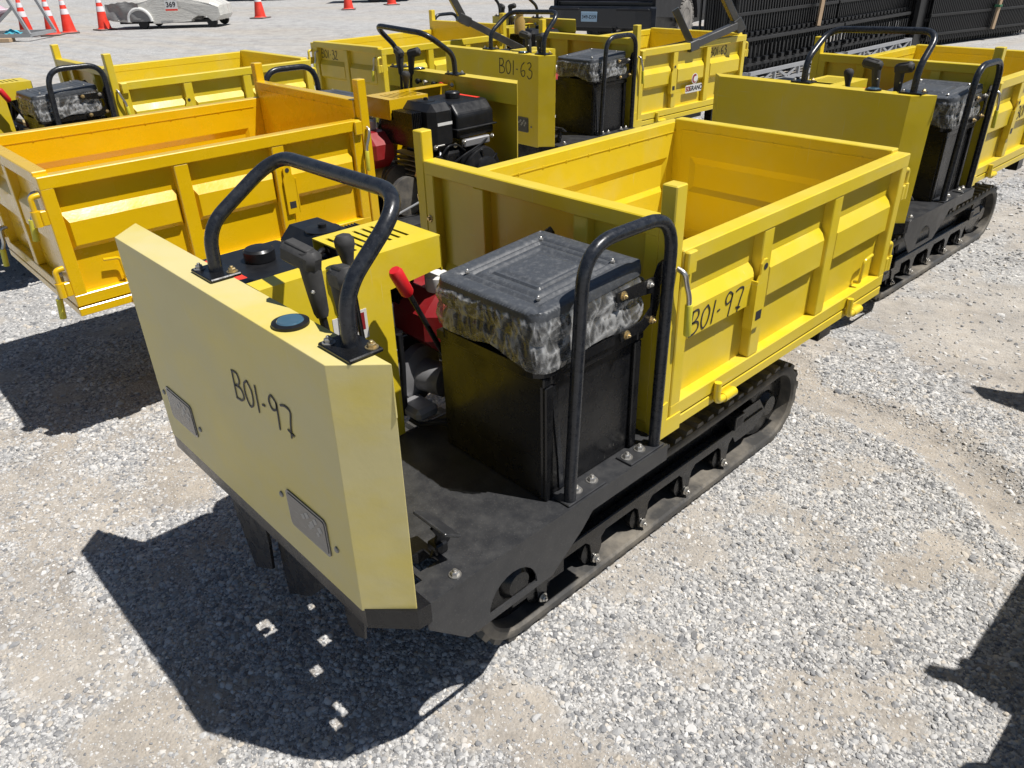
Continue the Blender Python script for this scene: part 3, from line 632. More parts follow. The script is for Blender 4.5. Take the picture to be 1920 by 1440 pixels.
    MB().box(-.4978, -.4966, .285, .325, .865, .915).build('rating_label', 'label', eco)
    # --- engine
    en = MB().box(-.93, -.60, .16, .50, .66, .90, .03).build('engine', 'black', root)
    t_ = MB(); t_.prism([(-.95, .94), (-.95, 1.06), (-.90, 1.115), (-.63, 1.118), (-.585, 1.07), (-.585, .94)], 'y', .135, .395); to = t_.build('fuel_tank', 'plastic', en)
    bv = to.modifiers.new('edge', 'BEVEL'); bv.width = .016; bv.segments = 3
    MB().box(-.962, -.573, .124, .406, .985, .993, .003).build('tank_seam', 'plastic', en)
    MB().lathe([(.036, 0), (.040, .005), (.040, .030), (.034, .036), (.008, .038)], (-.771, .270, 1.114), n=18).build('fuel_cap', 'plastic', en)
    MB().prism([(-.87, .16), (-.87, .185), (-.66, .185), (-.66, .16)], 'z', 1.1165, 1.1175).build('tank_label', 'orange', en)
    af = MB().box(-.965, -.67, .413, .575, .90, 1.135, .035); afo = af.build('air_filter', 'plastic', en)
    MB().lathe([(.05, 0), (.05, .003), (.012, .006), (.012, .016), (.005, .018)], (-.82, .49, 1.1345), n=20).build('filter_nut', 'plastic', en)
    MB().box(-.9662, -.9655, .44, .535, 1.03, 1.045).build('filter_mark', 'label', en); MB().box(-.972, -.964, .50, .55, .93, .938, .002).build('clip', 'zinc', en)
    MB().tube(catmull([(-.66, .34, 1.10), (-.66, .385, 1.135), (-.69, .42, 1.12), (-.70, .44, 1.09)]), .007, 8).build('breather_hose', 'plastic', en)
    rc = MB().lathe([(.125, 0), (.125, .05), (.115, .07), (.075, .078), (.075, .098), (.06, .106), (.02, .108)], (-.925, .26, .765), (-1, 0, 0), 28).build('recoil_starter', 'plastic', en)
    for k in range(6):
        a_ = R(60*k+20); c = Vector((-1.004, .26+.095*math.cos(a_), .765+.095*math.sin(a_)))
        MB().obb(c, (Vector((1, 0, 0)), Vector((0, math.cos(a_), math.sin(a_))), Vector((0, -math.sin(a_), math.cos(a_)))), (.003, .022, .006), .002).build('vent_slot', 'black', en)
    mf = MB()
    for k in range(6): mf.box(-.9, -.62, .585+k*.011, .590+k*.011, .93, 1.10, .001)
    mf.box(-.89, -.63, .59, .645, .935, 1.095, .01); mf.build('muffler', 'black', en)
    MB().lathe([(.06, -.02), (.075, 0), (.075, .06), (.05, .085), (.02, .09)], (-.93, .60, .80), (-1, .1, 0), 8, False).build('carburettor', 'brass', en)
    MB().tube(catmull([(-.95, .52, .90), (-1.0, .56, .82), (-1.0, .62, .72), (-.94, .78, .64), (-.9, .9, .60)]), .006, 8).build('throttle_cable', 'galv', en)
    for c, r_ in (((-.88, .72, .70), .10), ((-.66, .62, .72), .085)):
        MB().lathe([(r_*.3, 0), (r_, .004), (r_, .012), (r_*.8, .02), (r_, .028), (r_, .036), (r_*.3, .04)], c, (-1, 0, 0), 26).build('pulley', 'rubber', en)
    for k in range(7): MB().box(-.955, -.60, .505, .575, .70+k*.026, .707+k*.026, .002).build('cooling_fin', 'alu', en)
    MB().lathe([(.012, 0), (.014, .02), (.009, .03), (.009, .06)], (-.955, .545, .87), (-1, .3, .2), 10).build('spark_plug', 'plastic', en)
    for pts in ([(-.985, .55, .88), (-1.0, .50, .93), (-.975, .42, .92), (-.96, .36, .88)], [(-.96, .20, .92), (-.99, .28, .90), (-.985, .40, .86), (-.95, .50, .80)], [(-.94, .44, .70), (-.99, .50, .68), (-.98, .62, .67), (-.93, .70, .66)], [(-.60, .20, .93), (-.575, .30, .90), (-.58, .42, .82), (-.6, .5, .74)]):
        MB().tube(catmull(pts), .0055, 8).build('fuel_hose', 'plastic', en)
    for p_ in ((-.968, .17, .93), (-.968, .37, .93), (-.94, .20, .70), (-.94, .34, .68), (-.968, .56, .93), (-.968, .43, .92)): bolt(en, p_, (-1, 0, 0), .008, 'zinc')
    MB().box(-.965, -.93, .18, .36, .895, .935, .006).build('tank_bracket', 'alu', en); MB().box(-.97, -.945, .30, .50, .66, .69, .004).build('throttle_plate', 'zinc', en)
    rg = MB().box(-.70, -.45, .58, .80, .80, .985, .06).build('gearbox', 'darkred', root)
    MB().lathe([(.034, 0), (.036, .012), (.036, .04), (.03, .046)], (-.53, .66, .985), n=20).build('filler_cap', 'white', rg)
    MB().lathe([(.05, -.01), (.085, .0), (.085, .03), (.05, .04), (.05, .12)], (-.60, .60, .72), (1, .25, 0), 22).build('gear_hub', 'alu', rg)
    MB().box(-.56, -.46, .50, .58, .635, .675, .012).build('gear_foot', 'alu', rg)
    for k in range(2): MB().tube(catmull([(-.50, .50, .64), (-.47, .52, .625), (-.43, .56+.02*k, .63), (-.38, .60+.06*k, .61)]), .008, 8).build('hydraulic_hose', 'plastic', rg)
    MB().tube([(-.53, .505, .64), (-.525, .505, .72), (-.52, .507, .80), (-.52, .507, .9)], .009, 10).build('conduit', 'plastic', rg)
    # --- chassis
    ch = MB(); ch.box(-.70, -.31, .34, 2.20, .30, .46, .01); ch.box(-.72, -.66, .95, 2.3, .46, .57, .004); ch.box(-.35, -.29, .95, 2.3, .46, .57, .004)
    ch.box(-.98, .02, .38, .44, .50, .585, .004); ch.box(-.98, .02, .86, .92, .48, .585, .004)
    cho = ch.build('chassis', 'black', root)
    MB().prism([(-.745, .57), (-.734, .446), (-.68, .262), (-.557, .335), (-.54, .44), (-.54, .57)], 'y', .035, .043).build('front_guard', 'black', cho)
    MB().prism([(-.530, .57), (-.529, .250), (-.388, .338), (-.278, .452), (-.275, .57)], 'y', .055, .063).build('front_guard', 'black', cho)
    MB().prism([(-.16, .56), (-.15, .44), (-.12, .42), (-.08, .44), (-.06, .56)], 'y', .03, .036).build('tow_tab', 'black', cho)
    MB().box(-.12, -.05, 2.10, 2.2, .46, .592, .004).build('rear_bracket', 'black', cho)
    # --- tracks
    vf, vr, zc, rr = .585, 1.995, .178, .172
    for side in (0, 1):
        uo, ui = (-.13, -.31) if side == 0 else (-.87, -.69); sg = 1 if side == 0 else -1
        def path(off, s):
            r_ = rr+off; Ls = vr-vf; P_ = 2*Ls+2*math.pi*rr; d = s*P_
            if d < Ls: return (vf+d, zc-r_)
            d -= Ls
            if d < math.pi*rr: a_ = -math.pi/2+d/rr; return (vr+r_*math.cos(a_), zc+r_*math.sin(a_))
            d -= math.pi*rr
            if d < Ls: return (vr-d, zc+r_-0.018*math.sin(math.pi*d/Ls))
            d -= Ls; a_ = math.pi/2+d/rr; return (vf+r_*math.cos(a_), zc+r_*math.sin(a_))
        tk = MB(); N = 132
        prof = [(-.036, ui+.004*sg), (-.036, uo-.004*sg), (-.028, uo+.004*sg), (-.010, uo+.006*sg), (0.0, uo), (0.0, ui), (-.02, ui-.006*sg)]
        vs_ = []
        for i in range(N):
            for off, u in prof:
                a_ = path(off, i/N); vs_.append((u, a_[0], a_[1]))
        K = len(prof); tk.add(vs_, [(i*K+k, i*K+(k+1) % K, ((i+1) % N)*K+(k+1) % K, ((i+1) % N)*K+k) for i in range(N) for k in range(K)], True)
        NL = 60
        for i in range(NL):
            for (ua, ub, sh) in ((uo-.002*sg, (uo+ui)/2+.012*sg, 0.0), ((uo+ui)/2-.012*sg, ui+.002*sg, 0.5)):
                s0 = ((i+sh)/NL) % 1; s1 = ((i+sh)/NL+.009) % 1; q = []
                for s_, o_ in ((s0-.0012, -.003), (s1+.0012, -.003), (s1-.001, .017), (s0+.001, .017)): q.append(path(o_, s_ % 1))
                tk.add([(ua, *p) for p in q]+[(ub, *p) for p in q], [(0, 1, 2, 3), (7, 6, 5, 4), (0, 4, 5, 1), (1, 5, 6, 2), (2, 6, 7, 3), (3, 7, 4, 0)])
        tk.build('rubber_track', 'rubber', root)
        fr = MB(); e0, e1 = sorted((uo-.012*sg, uo-.045*sg)); fr.box(e0, e1, .66, 1.93, .158, .200, .004); e0, e1 = sorted((ui+.012*sg, ui+.045*sg)); fr.box(e0, e1, .66, 1.93, .158, .200, .004)
        e0, e1 = sorted((uo-.05*sg, ui+.05*sg)); fr.box(e0, e1, .75, 1.85, .15, .30, .01); e0, e1 = sorted((ui-.06*sg, ui+.10*sg)); fr.box(e0, e1, .9, 1.0, .26, .50); fr.box(e0, e1, 1.6, 1.7, .26, .46)
        fo = fr.build('track_frame', 'black', root)
        e0, e1 = sorted((uo+.002*sg, uo-.055*sg))
        MB().box(e0, e1, 1.70, 1.76, .200, .262, .003).build('stop_block', 'black', fo); e0, e1 = sorted((uo+.0025*sg, uo+.002*sg)); MB().box(e0, e1, 1.712, 1.748, .212, .250).build('stop_opening', 'ink', fo)
        e0, e1 = sorted((uo-.018*sg, uo-.024*sg))
        MB().prism([(1.70, .2), (1.78, .25), (1.90, .25), (1.96, .17), (1.88, .12), (1.75, .12)], 'x', e0, e1).build('tension_plate', 'black', fo)
        for v in (.675, .922, 1.17, 1.424, 1.67):
            e0, e1 = sorted((uo-.014*sg, uo-.020*sg))
            MB().prism([(v-.050, .160), (v-.028, .140), (v-.020, .10), (v-.016, .054), (v+.016, .054), (v+.020, .10), (v+.028, .140), (v+.050, .160)], 'x', e0, e1).build('roller_bracket', 'black', fo)
            ro = MB().lathe([(.030, 0), (.050, .004), (.050, .022), (.042, .03), (.042, .10), (.050, .108), (.050, .126), (.03, .13)], (uo-.026*sg, v, .078+.012), (-sg, 0, 0), 22).build('roller', 'black', fo)
            bolt(fo, (uo-.012*sg, v, .068), (sg, 0, 0), .0105, 'zinc')
        for v, nm in ((vf, 'sprocket'), (vr, 'idler_wheel')):
            w_ = MB(); w_.lathe([(.04, -.01), (.05, 0), (.06, .015), (.135, .02), (.145, .03), (.145, .09), (.135, .10), (.06, .105), (.05, .12), (.04, .13)], (uo-.03*sg, v, zc), (-sg, 0, 0), 28)
            if nm == 'sprocket':
                for k in range(10):
                    a_ = R(36*k); w_.obb(Vector((uo-.09*sg, v+.146*math.cos(a_), zc+.146*math.sin(a_))), (Vector((1, 0, 0)), Vector((0, math.cos(a_), math.sin(a_))), Vector((0, -math.sin(a_), math.cos(a_)))), (.025, .012, .014), .004)
            w_.build(nm, 'black', fo)
        MB().box(*sorted((uo-.020*sg, uo-.030*sg)), vf-.03, .78, .10, .158, .004).build('sprocket_arm', 'black', fo)
    # --- cargo bed
    bf = MB(); bf.box(BU0, BU1-.001, BV0+.002, BV1, BZ, BZ+.034, .003); bf.box(BU0+.03, BU1-.03, BV0+.03, BV1-.03, BZ+.0335, BZ+.0385)
    bfo = bf.build('bed_floor', Y, root)
    hg = gate(root, 'headboard', lambda p: Vector((p.x, BV0-p.y, p.z)), BU0+PW-.002, BU1-PW+.002, BZ+.036, FZ, ((-.72, -.67), (-.30, -.25)), Y, band=(.10, .40))
    for u0 in (BU0, BU1-PW):
        MB().box(u0, u0+PW, BV0-.001, BV0+PW-.001, BZ+.002, PZ, .003).build('corner_post', Y, hg)
    bolt(hg, (BU0+PW+.014, BV0+.012, 1.03), (0, -1, 0), .013, 'brass')
    MB().prism([(BV0-.0035, BZ-.004), (BV0-.0035, .70), (BV0+.032, .705), (BV0+.032, .645), (BV0+.10, .645), (BV0+.10, BZ-.004)], 'x', BU1-.002, BU1+.0035).build('corner_gusset', Y, hg)
    for nm_s, uo, sg in (('n', BU1, 1), ('f', BU0, -1)):
        T = (lambda p: Vector((BU1+p.y, p.x, p.z))) if sg > 0 else (lambda p: Vector((BU0-p.y, p.x, p.z)))
        x0, x1 = BV0+PW+.006, BV1
        sg_o = gate(root, 'side_gate', T, x0, x1, .634, RZ, ((1.415, 1.472), (1.842, 1.900)), Y, rail=.047)
        U = lambda d: uo+sg*d
        bxx = lambda a, b: sorted((U(a), U(b)))
        # latch at front post
        MB().box(*bxx(.0005, .016), x0+.002, x0+.040, 1.075, 1.135, .003).build('latch_keeper', Y, sg_o)
        MB().tube(fillet([(U(.004), BV0+.022, 1.100), (U(.026), BV0+.024, 1.092), (U(.028), BV0+.034, 1.055), (U(.028), BV0+.050, 1.022), (U(.028), BV0+.052, .985)], .02, 4), .0072, 10).build('latch_rod', 'zinc', sg_o)
        MB().tube([(U(.028), BV0+.0515, 1.000), (U(.028), BV0+.052, .996), (U(.028), BV0+.056, .914), (U(.028), BV0+.056, .910)], .0105, 12, rs=[.009, .0105, .0105, .009]).build('latch_sleeve', 'sleeve', sg_o)
        # bottom hinges
        for v in (1.235, 2.09):
            MB().tube(fillet([(U(.012), v, .672), (U(.012), v, .606), (U(.012), v+.09, .602)], .022, 5), .0115, 12).build('hinge_pin', Y, sg_o)
            MB().tube([(U(.010), v+.040, .602), (U(.010), v+.10, .602)], .0155, 14).build('hinge_barrel', Y, sg_o)
        # lock plate on first rib
        lp = MB(); lp.prism([(1.392, .79), (1.392, .945), (1.404, .965), (1.404, .995), (1.416, 1.007), (1.432, 1.007), (1.442, .995), (1.442, .960), (1.448, .945), (1.448, .79)], 'x', *bxx(.004, .010)); lp.box(*bxx(-.020, .012), 1.387, 1.392, .79, .945); lp.build('lock_plate', Y, sg_o)
        MB().lathe([(.010, 0), (.010, .001)], (U(.0105), 1.424, .985), (sg, 0, 0), 14).build('lock_hole', 'ink', sg_o); MB().box(*bxx(.0102, .0108), 1.405, 1.436, .815, .845).build('lock_notch', 'ink', sg_o)
        # rear hinge hooks on end stile
        for z in (1.00, .72):
            MB().tube(fillet([(U(-.012), BV1+.004, z+.075), (U(-.012), BV1+.036, z+.072), (U(-.012), BV1+.036, z-.02)], .028, 6), .0105, 12).build('tailgate_pin', Y, sg_o)
            MB().tube([(U(-.012), BV1+.036, z+.022), (U(-.012), BV1+.036, z-.035)], .0155, 14).build('pin_barrel', Y, sg_o)
            MB().box(*bxx(-.024, .001), BV1+.0005, BV1+.023, z-.035, z+.020, .003).build('pin_plate', Y, sg_o)
        MB().tube(fillet([(U(-.028), 2.185, .70), (U(-.008), 2.185, .70), (U(-.006), 2.190, .785), (U(-.006), 2.25, .792)], .014, 4), .006, 8).build('rope_hook', Y, sg_o)
    tg = gate(root, 'tailgate', lambda p: Vector((p.x, BV1+p.y, p.z)), BU0+.046, BU1-.046, .634, RZ+.012, ((-.510, -.456),), Y, rail=.047)
    for u in (BU0+.09, BU1-.09):
        for z in (1.02, .70):
            MB().tube(fillet([(u, BV1-.01, z+.05), (u, BV1+.02, z+.045), (u, BV1+.024, z-.02), (u, BV1+.04, z-.05)], .02, 4), .008, 8).build('latch_rod', 'zinc', tg)
            MB().tube([(u, BV1+.038, z-.045), (u, BV1+.046, z-.125)], .0125, 12).build('latch_sleeve', 'sleeve', tg)
    return root
LBL = 'tracked dumpers parked in the yard'
d1 = make_dumper('yellow', 'dusty_yellow')
def repaint(o, swap):
    for c in o.children:
        if c.data and c.data.materials and c.data.materials[0].name in swap:
            me = c.data.copy(); me.materials[0] = M[swap[c.data.materials[0].name]]; c.data = me
        repaint(c, swap)
poses = [(-.3136, 3.2084, -.0199), (-3.087, 2.489, 3.1366), (-4.3591, .1699, .0135), (-5.5404, 5.6164, 3.1758), (-2.7495, 3.3149, -.0286), (2.315, .61, 0.0), (1.86, 3.27, 0.0)]
labels = ['yellow tracked dumper directly behind the B01-97 dumper, its bed cut by the right photo edge',
          'golden yellow tracked dumper left of the B01-97 one, facing away with its black engine showing',
          'yellow tracked dumper at far left behind the golden one, front cut by photo edge',
          'yellow tracked dumper facing away with B01-32 written on its tailgate',
          'yellow tracked dumper marked B01-63 on its front panel and bed side',
          'yellow tracked dumper outside the right photo edge that shades the lower right gravel',
          'yellow tracked dumper outside the right photo edge, rear one of the two there']
copies = []
for (x, y, a), lb in zip(poses, labels):
    c = copy_tree(d1, None, skip=('weld_seam', 'wire') if x < -4 else ())
    c.location = (x, y, 0); c.rotation_euler = (0, 0, a); tag(c, lb, 'dumper', LBL); copies.append(c)
tag(d1, 'yellow tracked dumper in the foreground with B01-97 written on its panel', 'dumper', LBL)
m2, m3, m4, m5, m6, m7, m8 = copies
repaint(m3, {'yellow_paint': 'gold', 'dusty_yellow_paint': 'yellow'})
for c in (m2, m4, m5, m6, m7, m8): repaint(c, {'dusty_yellow_paint': 'yellow'})
for c in m3.children:
    if c.name.split('.')[0] in ('rubber_track', 'track_frame', 'chassis'): c.location.y -= .30
# writing and stickers
def part(o, nm, k=0): return [c for c in o.children if c.name.split('.')[0] == nm][k]
marker('B01-97', (-.425, -.0012, .955), (1, 0, .05), (.02, 0, 1), .072, 'marker_writing', part(d1, 'control_panel'), .0048)
marker('B01-97', (BU1-.0070, 1.080, .872), (0, 1, .02), (0, .14, 1), .072, 'marker_writing', part(d1, 'side_gate'), .0052)
marker('B01-63', (-.39, -.0012, 1.06), (1, 0, -.03), (0, 0, 1), .095, 'marker_writing', part(m6, 'control_panel'), .006)
marker('B01-63', (BU1-.0330, 1.935, 1.005), (0, 1, .03), (0, 0, 1), .065, 'marker_writing', part(m6, 'side_gate'), .006)
marker('B01-32', (-.08, BV1-.0330, 1.02), (-1, 0, -.02), (0, 0, 1), .07, 'marker_writing', part(m5, 'tailgate'), .006)
marker('B01', (BU1-.0070, 1.50, .88), (0, 1, .03), (0, .1, 1), .07, 'marker_writing', part(m2, 'side_gate'), .006)
st = MB().prism(rounded_rect(1.60, 1.815, .765, .825, .012), 'x', BU1-.0072, BU1-.0062).build('logo_sticker', 'white', part(m6, 'side_gate'))
MB().lathe([(.040, 0), (.040, .0008)], (BU1-.0070, 1.715, .868), (1, 0, 0), 24).build('logo_disc', 'white', part(m6, 'side_gate'))
MB().add(*(lambda q: ([p for p in q], [tuple(range(len(q)))]))([(BU1-.0058, 1.715+.034*math.cos(R(a)), .868+.034*math.sin(R(a))) for a in range(60, 330, 15)]+[(BU1-.0058, 1.722+.022*math.cos(R(a)), .865+.022*math.sin(R(a))) for a in range(330, 59, -15)])).build('logo_swirl', 'darkred', part(m6, 'side_gate'))
textmesh('SD', .05, 'darkred', 'logo_letters', part(m6, 'side_gate'), frame4((BU1-.0055, 1.634, .795), (0, 1, 0), (0, 0, 1)), bold=.001)
textmesh('GRANO', .05, 'ink', 'logo_letters', part(m6, 'side_gate'), frame4((BU1-.0055, 1.735, .795), (0, 1, 0), (0, 0, 1)), bold=.001)

# ------------------------------------------------------------------ steel frames resting on the beds
def arm(pts, label, extra=()):
    r = empty('bent_tubing', (pts[0][0], pts[0][1], 0)); o = Vector((pts[0][0], pts[0][1], 0)); P = [Vector(p)-o for p in pts]
    for a, b in zip(P, P[1:]):
        d = (b-a).normalized(); MB().bar(a+d*.03, b-d*.03, .056, .056, .004).build('square_tube', 'steelblack', r)
    for i, p in enumerate(P[1:-1]):
        d = (P[i+2]-p).normalized(); MB().bar(p-d*.055, p+d*.055, .076, .076, .006).build('socket', 'steelblack', r)
    for a, b in extra: MB().bar(Vector(a)-o, Vector(b)-o, .05, .05, .004).build('square_tube', 'steelblack', r)
    return tag(r, label, 'steel frame', 'welded steel frames lying on the beds')
M['steelblack'] = paint('bare_dark_steel', (0.10, 0.10, 0.10), 0.3, 0.4, dustcol=(0.2, 0.18, 0.16), metal=0.6, scale=10)
arm([(-2.83, 4.885, 1.40), (-2.70, 4.985, 1.115), (-2.64, 5.525, 1.225), (-2.75, 5.30, 1.58)], 'dark steel tube frame hooked over the bed of the B01-63 dumper', [((-2.72, 4.99, 1.13), (-3.2, 4.9, 1.02))])
arm([(-4.47, 3.97, 1.56), (-4.42, 4.11, 1.297), (-4.20, 4.62, 1.02)], 'dark bent steel arm leaning over the bed of the B01-32 dumper')
bo = empty('glass_jar', (-4.45, 4.80, 0)); MB().lathe([(.035, 1.13), (.05, 1.14), (.05, 1.24), (.035, 1.27), (.035, 1.29)], (0, 0, 0), n=16).build('body', 'brown', bo); MB().lathe([(.038, 1.29), (.038, 1.31)], (0, 0, 0), n=14).build('lid', 'brown', bo)
tag(bo, 'small amber jar standing behind the handlebar of the B01-63 dumper', 'jar')
# ------------------------------------------------------------------ traffic cones
def cone_proto():
    r = empty('traffic_cone'); H = 1.02
    MB().box(-.26, .26, -.26, .26, 0, .035, .012).build('base', 'conebase', r)
    rad = lambda h: .19*(1-h/H)+.035*(h/H)
    MB().lathe([(.21, .034), (.20, .05), (rad(.06), .06), (rad(.5), .5), (rad(H-.02), H-.02), (.02, H)], (0, 0, 0), n=24).build('cone_body', 'orange', r)
    for a, b in ((.50, .64), (.74, .86)): MB().lathe([(rad(a)+.003, a), (rad(b)+.003, b)], (0, 0, 0), n=24).build('reflective_band', 'conewhite', r)
    return r
cp = cone_proto()
cones = [((-25.7, 5.93), 'orange traffic cone behind the grey cradle, leftmost of all cones'), ((-25.35, 6.5), 'orange traffic cone, second from the left'), ((-25.65, 7.03), 'orange traffic cone, third from the left'),
         ((-25.8, 8.08), 'orange traffic cone at the left end of the wrapped car body'), ((-25.5, 13.03), 'orange traffic cone standing alone right of the wrapped car body'),
         ((-26.2, 17.0), 'orange traffic cone in front of the far black tyre'), ((-26.95, 19.52), 'orange traffic cone farthest right at the photo top')]
for i, ((x, y), lb) in enumerate(cones):
    c = cp if i == 0 else copy_tree(cp); c.location = (x, y, 0); c.rotation_euler = (0, 0, .5+i*.4); tag(c, lb, 'traffic cone', 'orange traffic cones')
# ------------------------------------------------------------------ wrapped car body on castor dolly
ang = math.atan2(0.73, 0.68)
def wheel(parent, loc, r, w_, name='wheel', rim='zinc'):
    o = MB().lathe([(r*.55, -w_*.5), (r*.9, -w_*.5), (r, -w_*.35), (r, w_*.35), (r*.9, w_*.5), (r*.55, w_*.5)], loc, (0, 1, 0), 24).build(name, 'plastic', parent)
    MB().lathe([(r*.5, -w_*.42), (r*.56, -w_*.3), (r*.56, w_*.3), (r*.5, w_*.42)], loc, (0, 1, 0), 16).build('rim', rim, o); return o
car = empty('wrapped_car_body', (-24.75, 9.85, 0), ang); car.scale = (.80, .80, .80)
side = [(x_, z_-.20) for x_, z_ in [(-2.15, .50), (-2.2, .72), (-2.0, .86), (-1.7, 1.05), (-1.0, 1.25), (-.3, 1.35), (.5, 1.36), (1.2, 1.25), (1.75, 1.12), (2.05, .95), (2.08, .62), (1.95, .45), (1.72, .42), (1.55, .62), (1.2, .66), (.95, .50), (.9, .40), (-.55, .36), (-.62, .62), (-.85, .86), (-1.15, .88), (-1.4, .66), (-1.45, .42)]]
bm_ = MB(); NS = 14; rows = []
for k in range(NS):
    t = -1+2*k/(NS-1); y = .78*math.copysign(abs(t)**.8, t); sh = 1-.16*abs(t)**4
    rows.append([(x*(1-.05*abs(t)**3)+random.uniform(-.02, .02), y+random.uniform(-.02, .02), .22+(z-.22)*sh+random.uniform(-.02, .02)) for x, z in side])
n_ = len(side); vs_ = [p for r_ in rows for p in r_]
bm_.add(vs_, [(k*n_+i, k*n_+(i+1) % n_, (k+1)*n_+(i+1) % n_, (k+1)*n_+i) for k in range(NS-1) for i in range(n_)], False); bm_.add(rows[0], [tuple(range(n_))]); bm_.add(rows[-1], [tuple(range(n_))])
bm_.build('film_wrapped_shell', 'stretch', car)
MB().grid(24, 10, lambda a, b: (-2.2+1.25*a, -.84-.03*math.sin(9*a+b*5)+.012*math.sin(23*a), .32+.62*b*(1-.25*abs(a-.6))+.012*math.sin(31*a+7*b)), True).build('loose_film', 'stretchdark', car)
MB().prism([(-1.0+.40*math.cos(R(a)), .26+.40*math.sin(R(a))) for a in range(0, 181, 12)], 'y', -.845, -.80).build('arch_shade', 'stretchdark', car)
MB().tube([( -1.0+.43*math.cos(R(a)), -.83, .26+.43*math.sin(R(a))) for a in range(0, 181, 12)], .06, 8).build('wheel_arch', 'white', car)
MB().box(-1.9, 1.7, -.55, -.45, .17, .26).box(-1.9, 1.7, .45, .55, .17, .26).box(-1.0, -.9, -.55, .55, .16, .245).box(1.4, 1.5, -.55, .55, .16, .245).build('dolly', 'plastic', car)
for x in (-.95, 1.62):
    for y in (-.62, .62): wheel(car, (x, y*1.12, .19), .19, .12)
sgn = MB().box(.05, .50, -.90, -.885, .60, .94).build('lot_card', 'white', car); MB().box(.05, .50, -.903, -.900, .60, .66).build('card_stripe', 'orange', sgn)
textmesh('369', .24, 'ink', 'card_number', sgn, frame4((.275, -.904, .80), (1, 0, 0), (0, 0, 1)), bold=.004)
tag(car, 'grey car body wrapped in plastic film on a low wheeled dolly', 'car body')
# ------------------------------------------------------------------ wrapped hull and its cradle at far left
cr = empty('steel_cradle', (-24.3, 5.1, 0), ang)
MB().bar((-2.2, 0, .14), (.62, 0, .14), .08, .09).build('base_rail', 'greypaint', cr); MB().bar((-2.2, 1.3, .14), (.62, 1.3, .14), .08, .09).build('base_rail', 'greypaint', cr)
MB().bar((.6, 0, .16), (.12, 0, 1.5), .07, .07).build('upright', 'greypaint', cr); MB().bar((.6, 1.3, .16), (.12, 1.3, 1.5), .07, .07).build('upright', 'greypaint', cr)
MB().bar((-.55, 0, .18), (.36, 0, .82), .06, .06).build('brace', 'greypaint', cr); MB().bar((-2.2, 0, 1.22), (.22, 0, 1.22), .07, .07).build('top_rail', 'greypaint', cr); MB().bar((.58, -.03, .145), (.58, 1.33, .145), .07, .08).build('cross_rail', 'greypaint', cr)
tag(cr, 'grey steel tube cradle at the far left photo edge', 'cradle')
hu = empty('wrapped_hull', (-24.5, 5.0, 0), ang)
def hullf(a, b):
    x = -2.4+2.55*a; taper = (1-max(0, (a-.55)/.45)**2.2); th = -.25*math.pi+1.5*math.pi*b
    y = .55*taper*math.cos(th)+.45; z = .62+.34*max(.15, taper)*math.sin(th)+.10*a+.02*math.sin(20*a+9*b); return (x, y, z)
MB().grid(30, 22, hullf).build('hull', 'hull', hu)
MB().grid(26, 8, lambda a, b: (-2.4+2.3*a, .18+.5*b, 1.16-.30*max(0, (a-.5)/.5)**1.7-.16*(b-.5)**2+.02*math.sin(14*a)), True).build('deck_cover', 'stretchdark', hu)
MB().grid(18, 8, lambda a, b: (-2.3+2.1*a, .0+.08*b, .42+.34*b+.05*a), True).build('lower_film', 'stretch', hu)
tag(hu, 'pink and silver hull wrapped in film inside the grey cradle', 'hull')
MB().box(-.22, .22, -.15, .15, 0, .095, .008).build('wood_block', 'wood'); wb = bpy.data.objects['wood_block']; wb.location = (-24.35, 5.0, 0); wb.rotation_euler.z = ang; tag(wb, 'brown wood block under the grey cradle rail', 'wood block')
rg = MB().grid(14, 8, lambda a, b: (.40*(a-.5)+.03*math.sin(9*b), .26*(b-.5), .06+.10*math.sin(math.pi*a)*math.sin(math.pi*b)+.02*math.sin(17*a+11*b))).build('cloth', 'teal'); rg.location = (-24.35, 5.25, .13); rg.rotation_euler.z = ang; tag(rg, 'crumpled blue cloth lying on the grey cradle', 'cloth')
# ------------------------------------------------------------------ far vehicles, only their undersides reach the frame
def trailer(x, y, lb, L_=4.2):
    t_ = empty('flatbed_trailer', (x, y, 0), ang); MB().box(-L_/2, L_/2, -.9, .9, .75, .95, .02).build('deck', 'truckblue', t_); MB().box(-L_/2, L_/2, -.35, -.25, .55, .75).box(-L_/2, L_/2, .25, .35, .55, .75).build('rail', 'plastic', t_)
    for xx in (.0, .85):
        for yy in (-.95, .95): wheel(t_, (xx, yy, .38), .38, .24, rim='galv')
    MB().box(-L_/2-.02, -L_/2+.06, -.9, .9, .5, .75).build('bumper', 'plastic', t_); return tag(t_, lb, 'trailer', 'trailers parked across the yard')
trailer(-29.9, 20.9, 'dark trailer whose tyres show at the photo top behind two cones', 3.4); trailer(-37.0, 19.4, 'dark trailer whose underside shows at the photo top behind the wrapped car body', 5.0)
# ------------------------------------------------------------------ pickup truck (rear)
tf = Vector((-.249, .969, 0)); tru = empty('pickup_truck', (-8.72, 12.52, 0), math.atan2(tf.y, tf.x)-math.pi/2)   # local +y forward, +x right, origin under rear right corner
WR = .42; wy = 1.80
arch = lambda r_: [(wy-r_*math.cos(R(a)), .44+r_*math.sin(R(a))) for a in range(0, 181, 12)]
prof = [(.02, .62), (.02, 1.30), (.10, 1.62), (5.6, 1.62), (5.75, .50), (wy+.56, .50)]+arch(.56)[::-1]+[(wy-.56, .52)]
for xa, xb in ((-.07, 0.0), (-2.2, -2.13)): MB().prism(prof, 'x', xa, xb).build('body_side', 'truck', tru)
MB().box(-2.13, -.07, .03, .09, .88, 1.55, .01).build('tailgate', 'truck', tru); MB().box(-2.13, -.07, .10, 5.6, .80, .86).build('bed_floor', 'truckblue', tru)
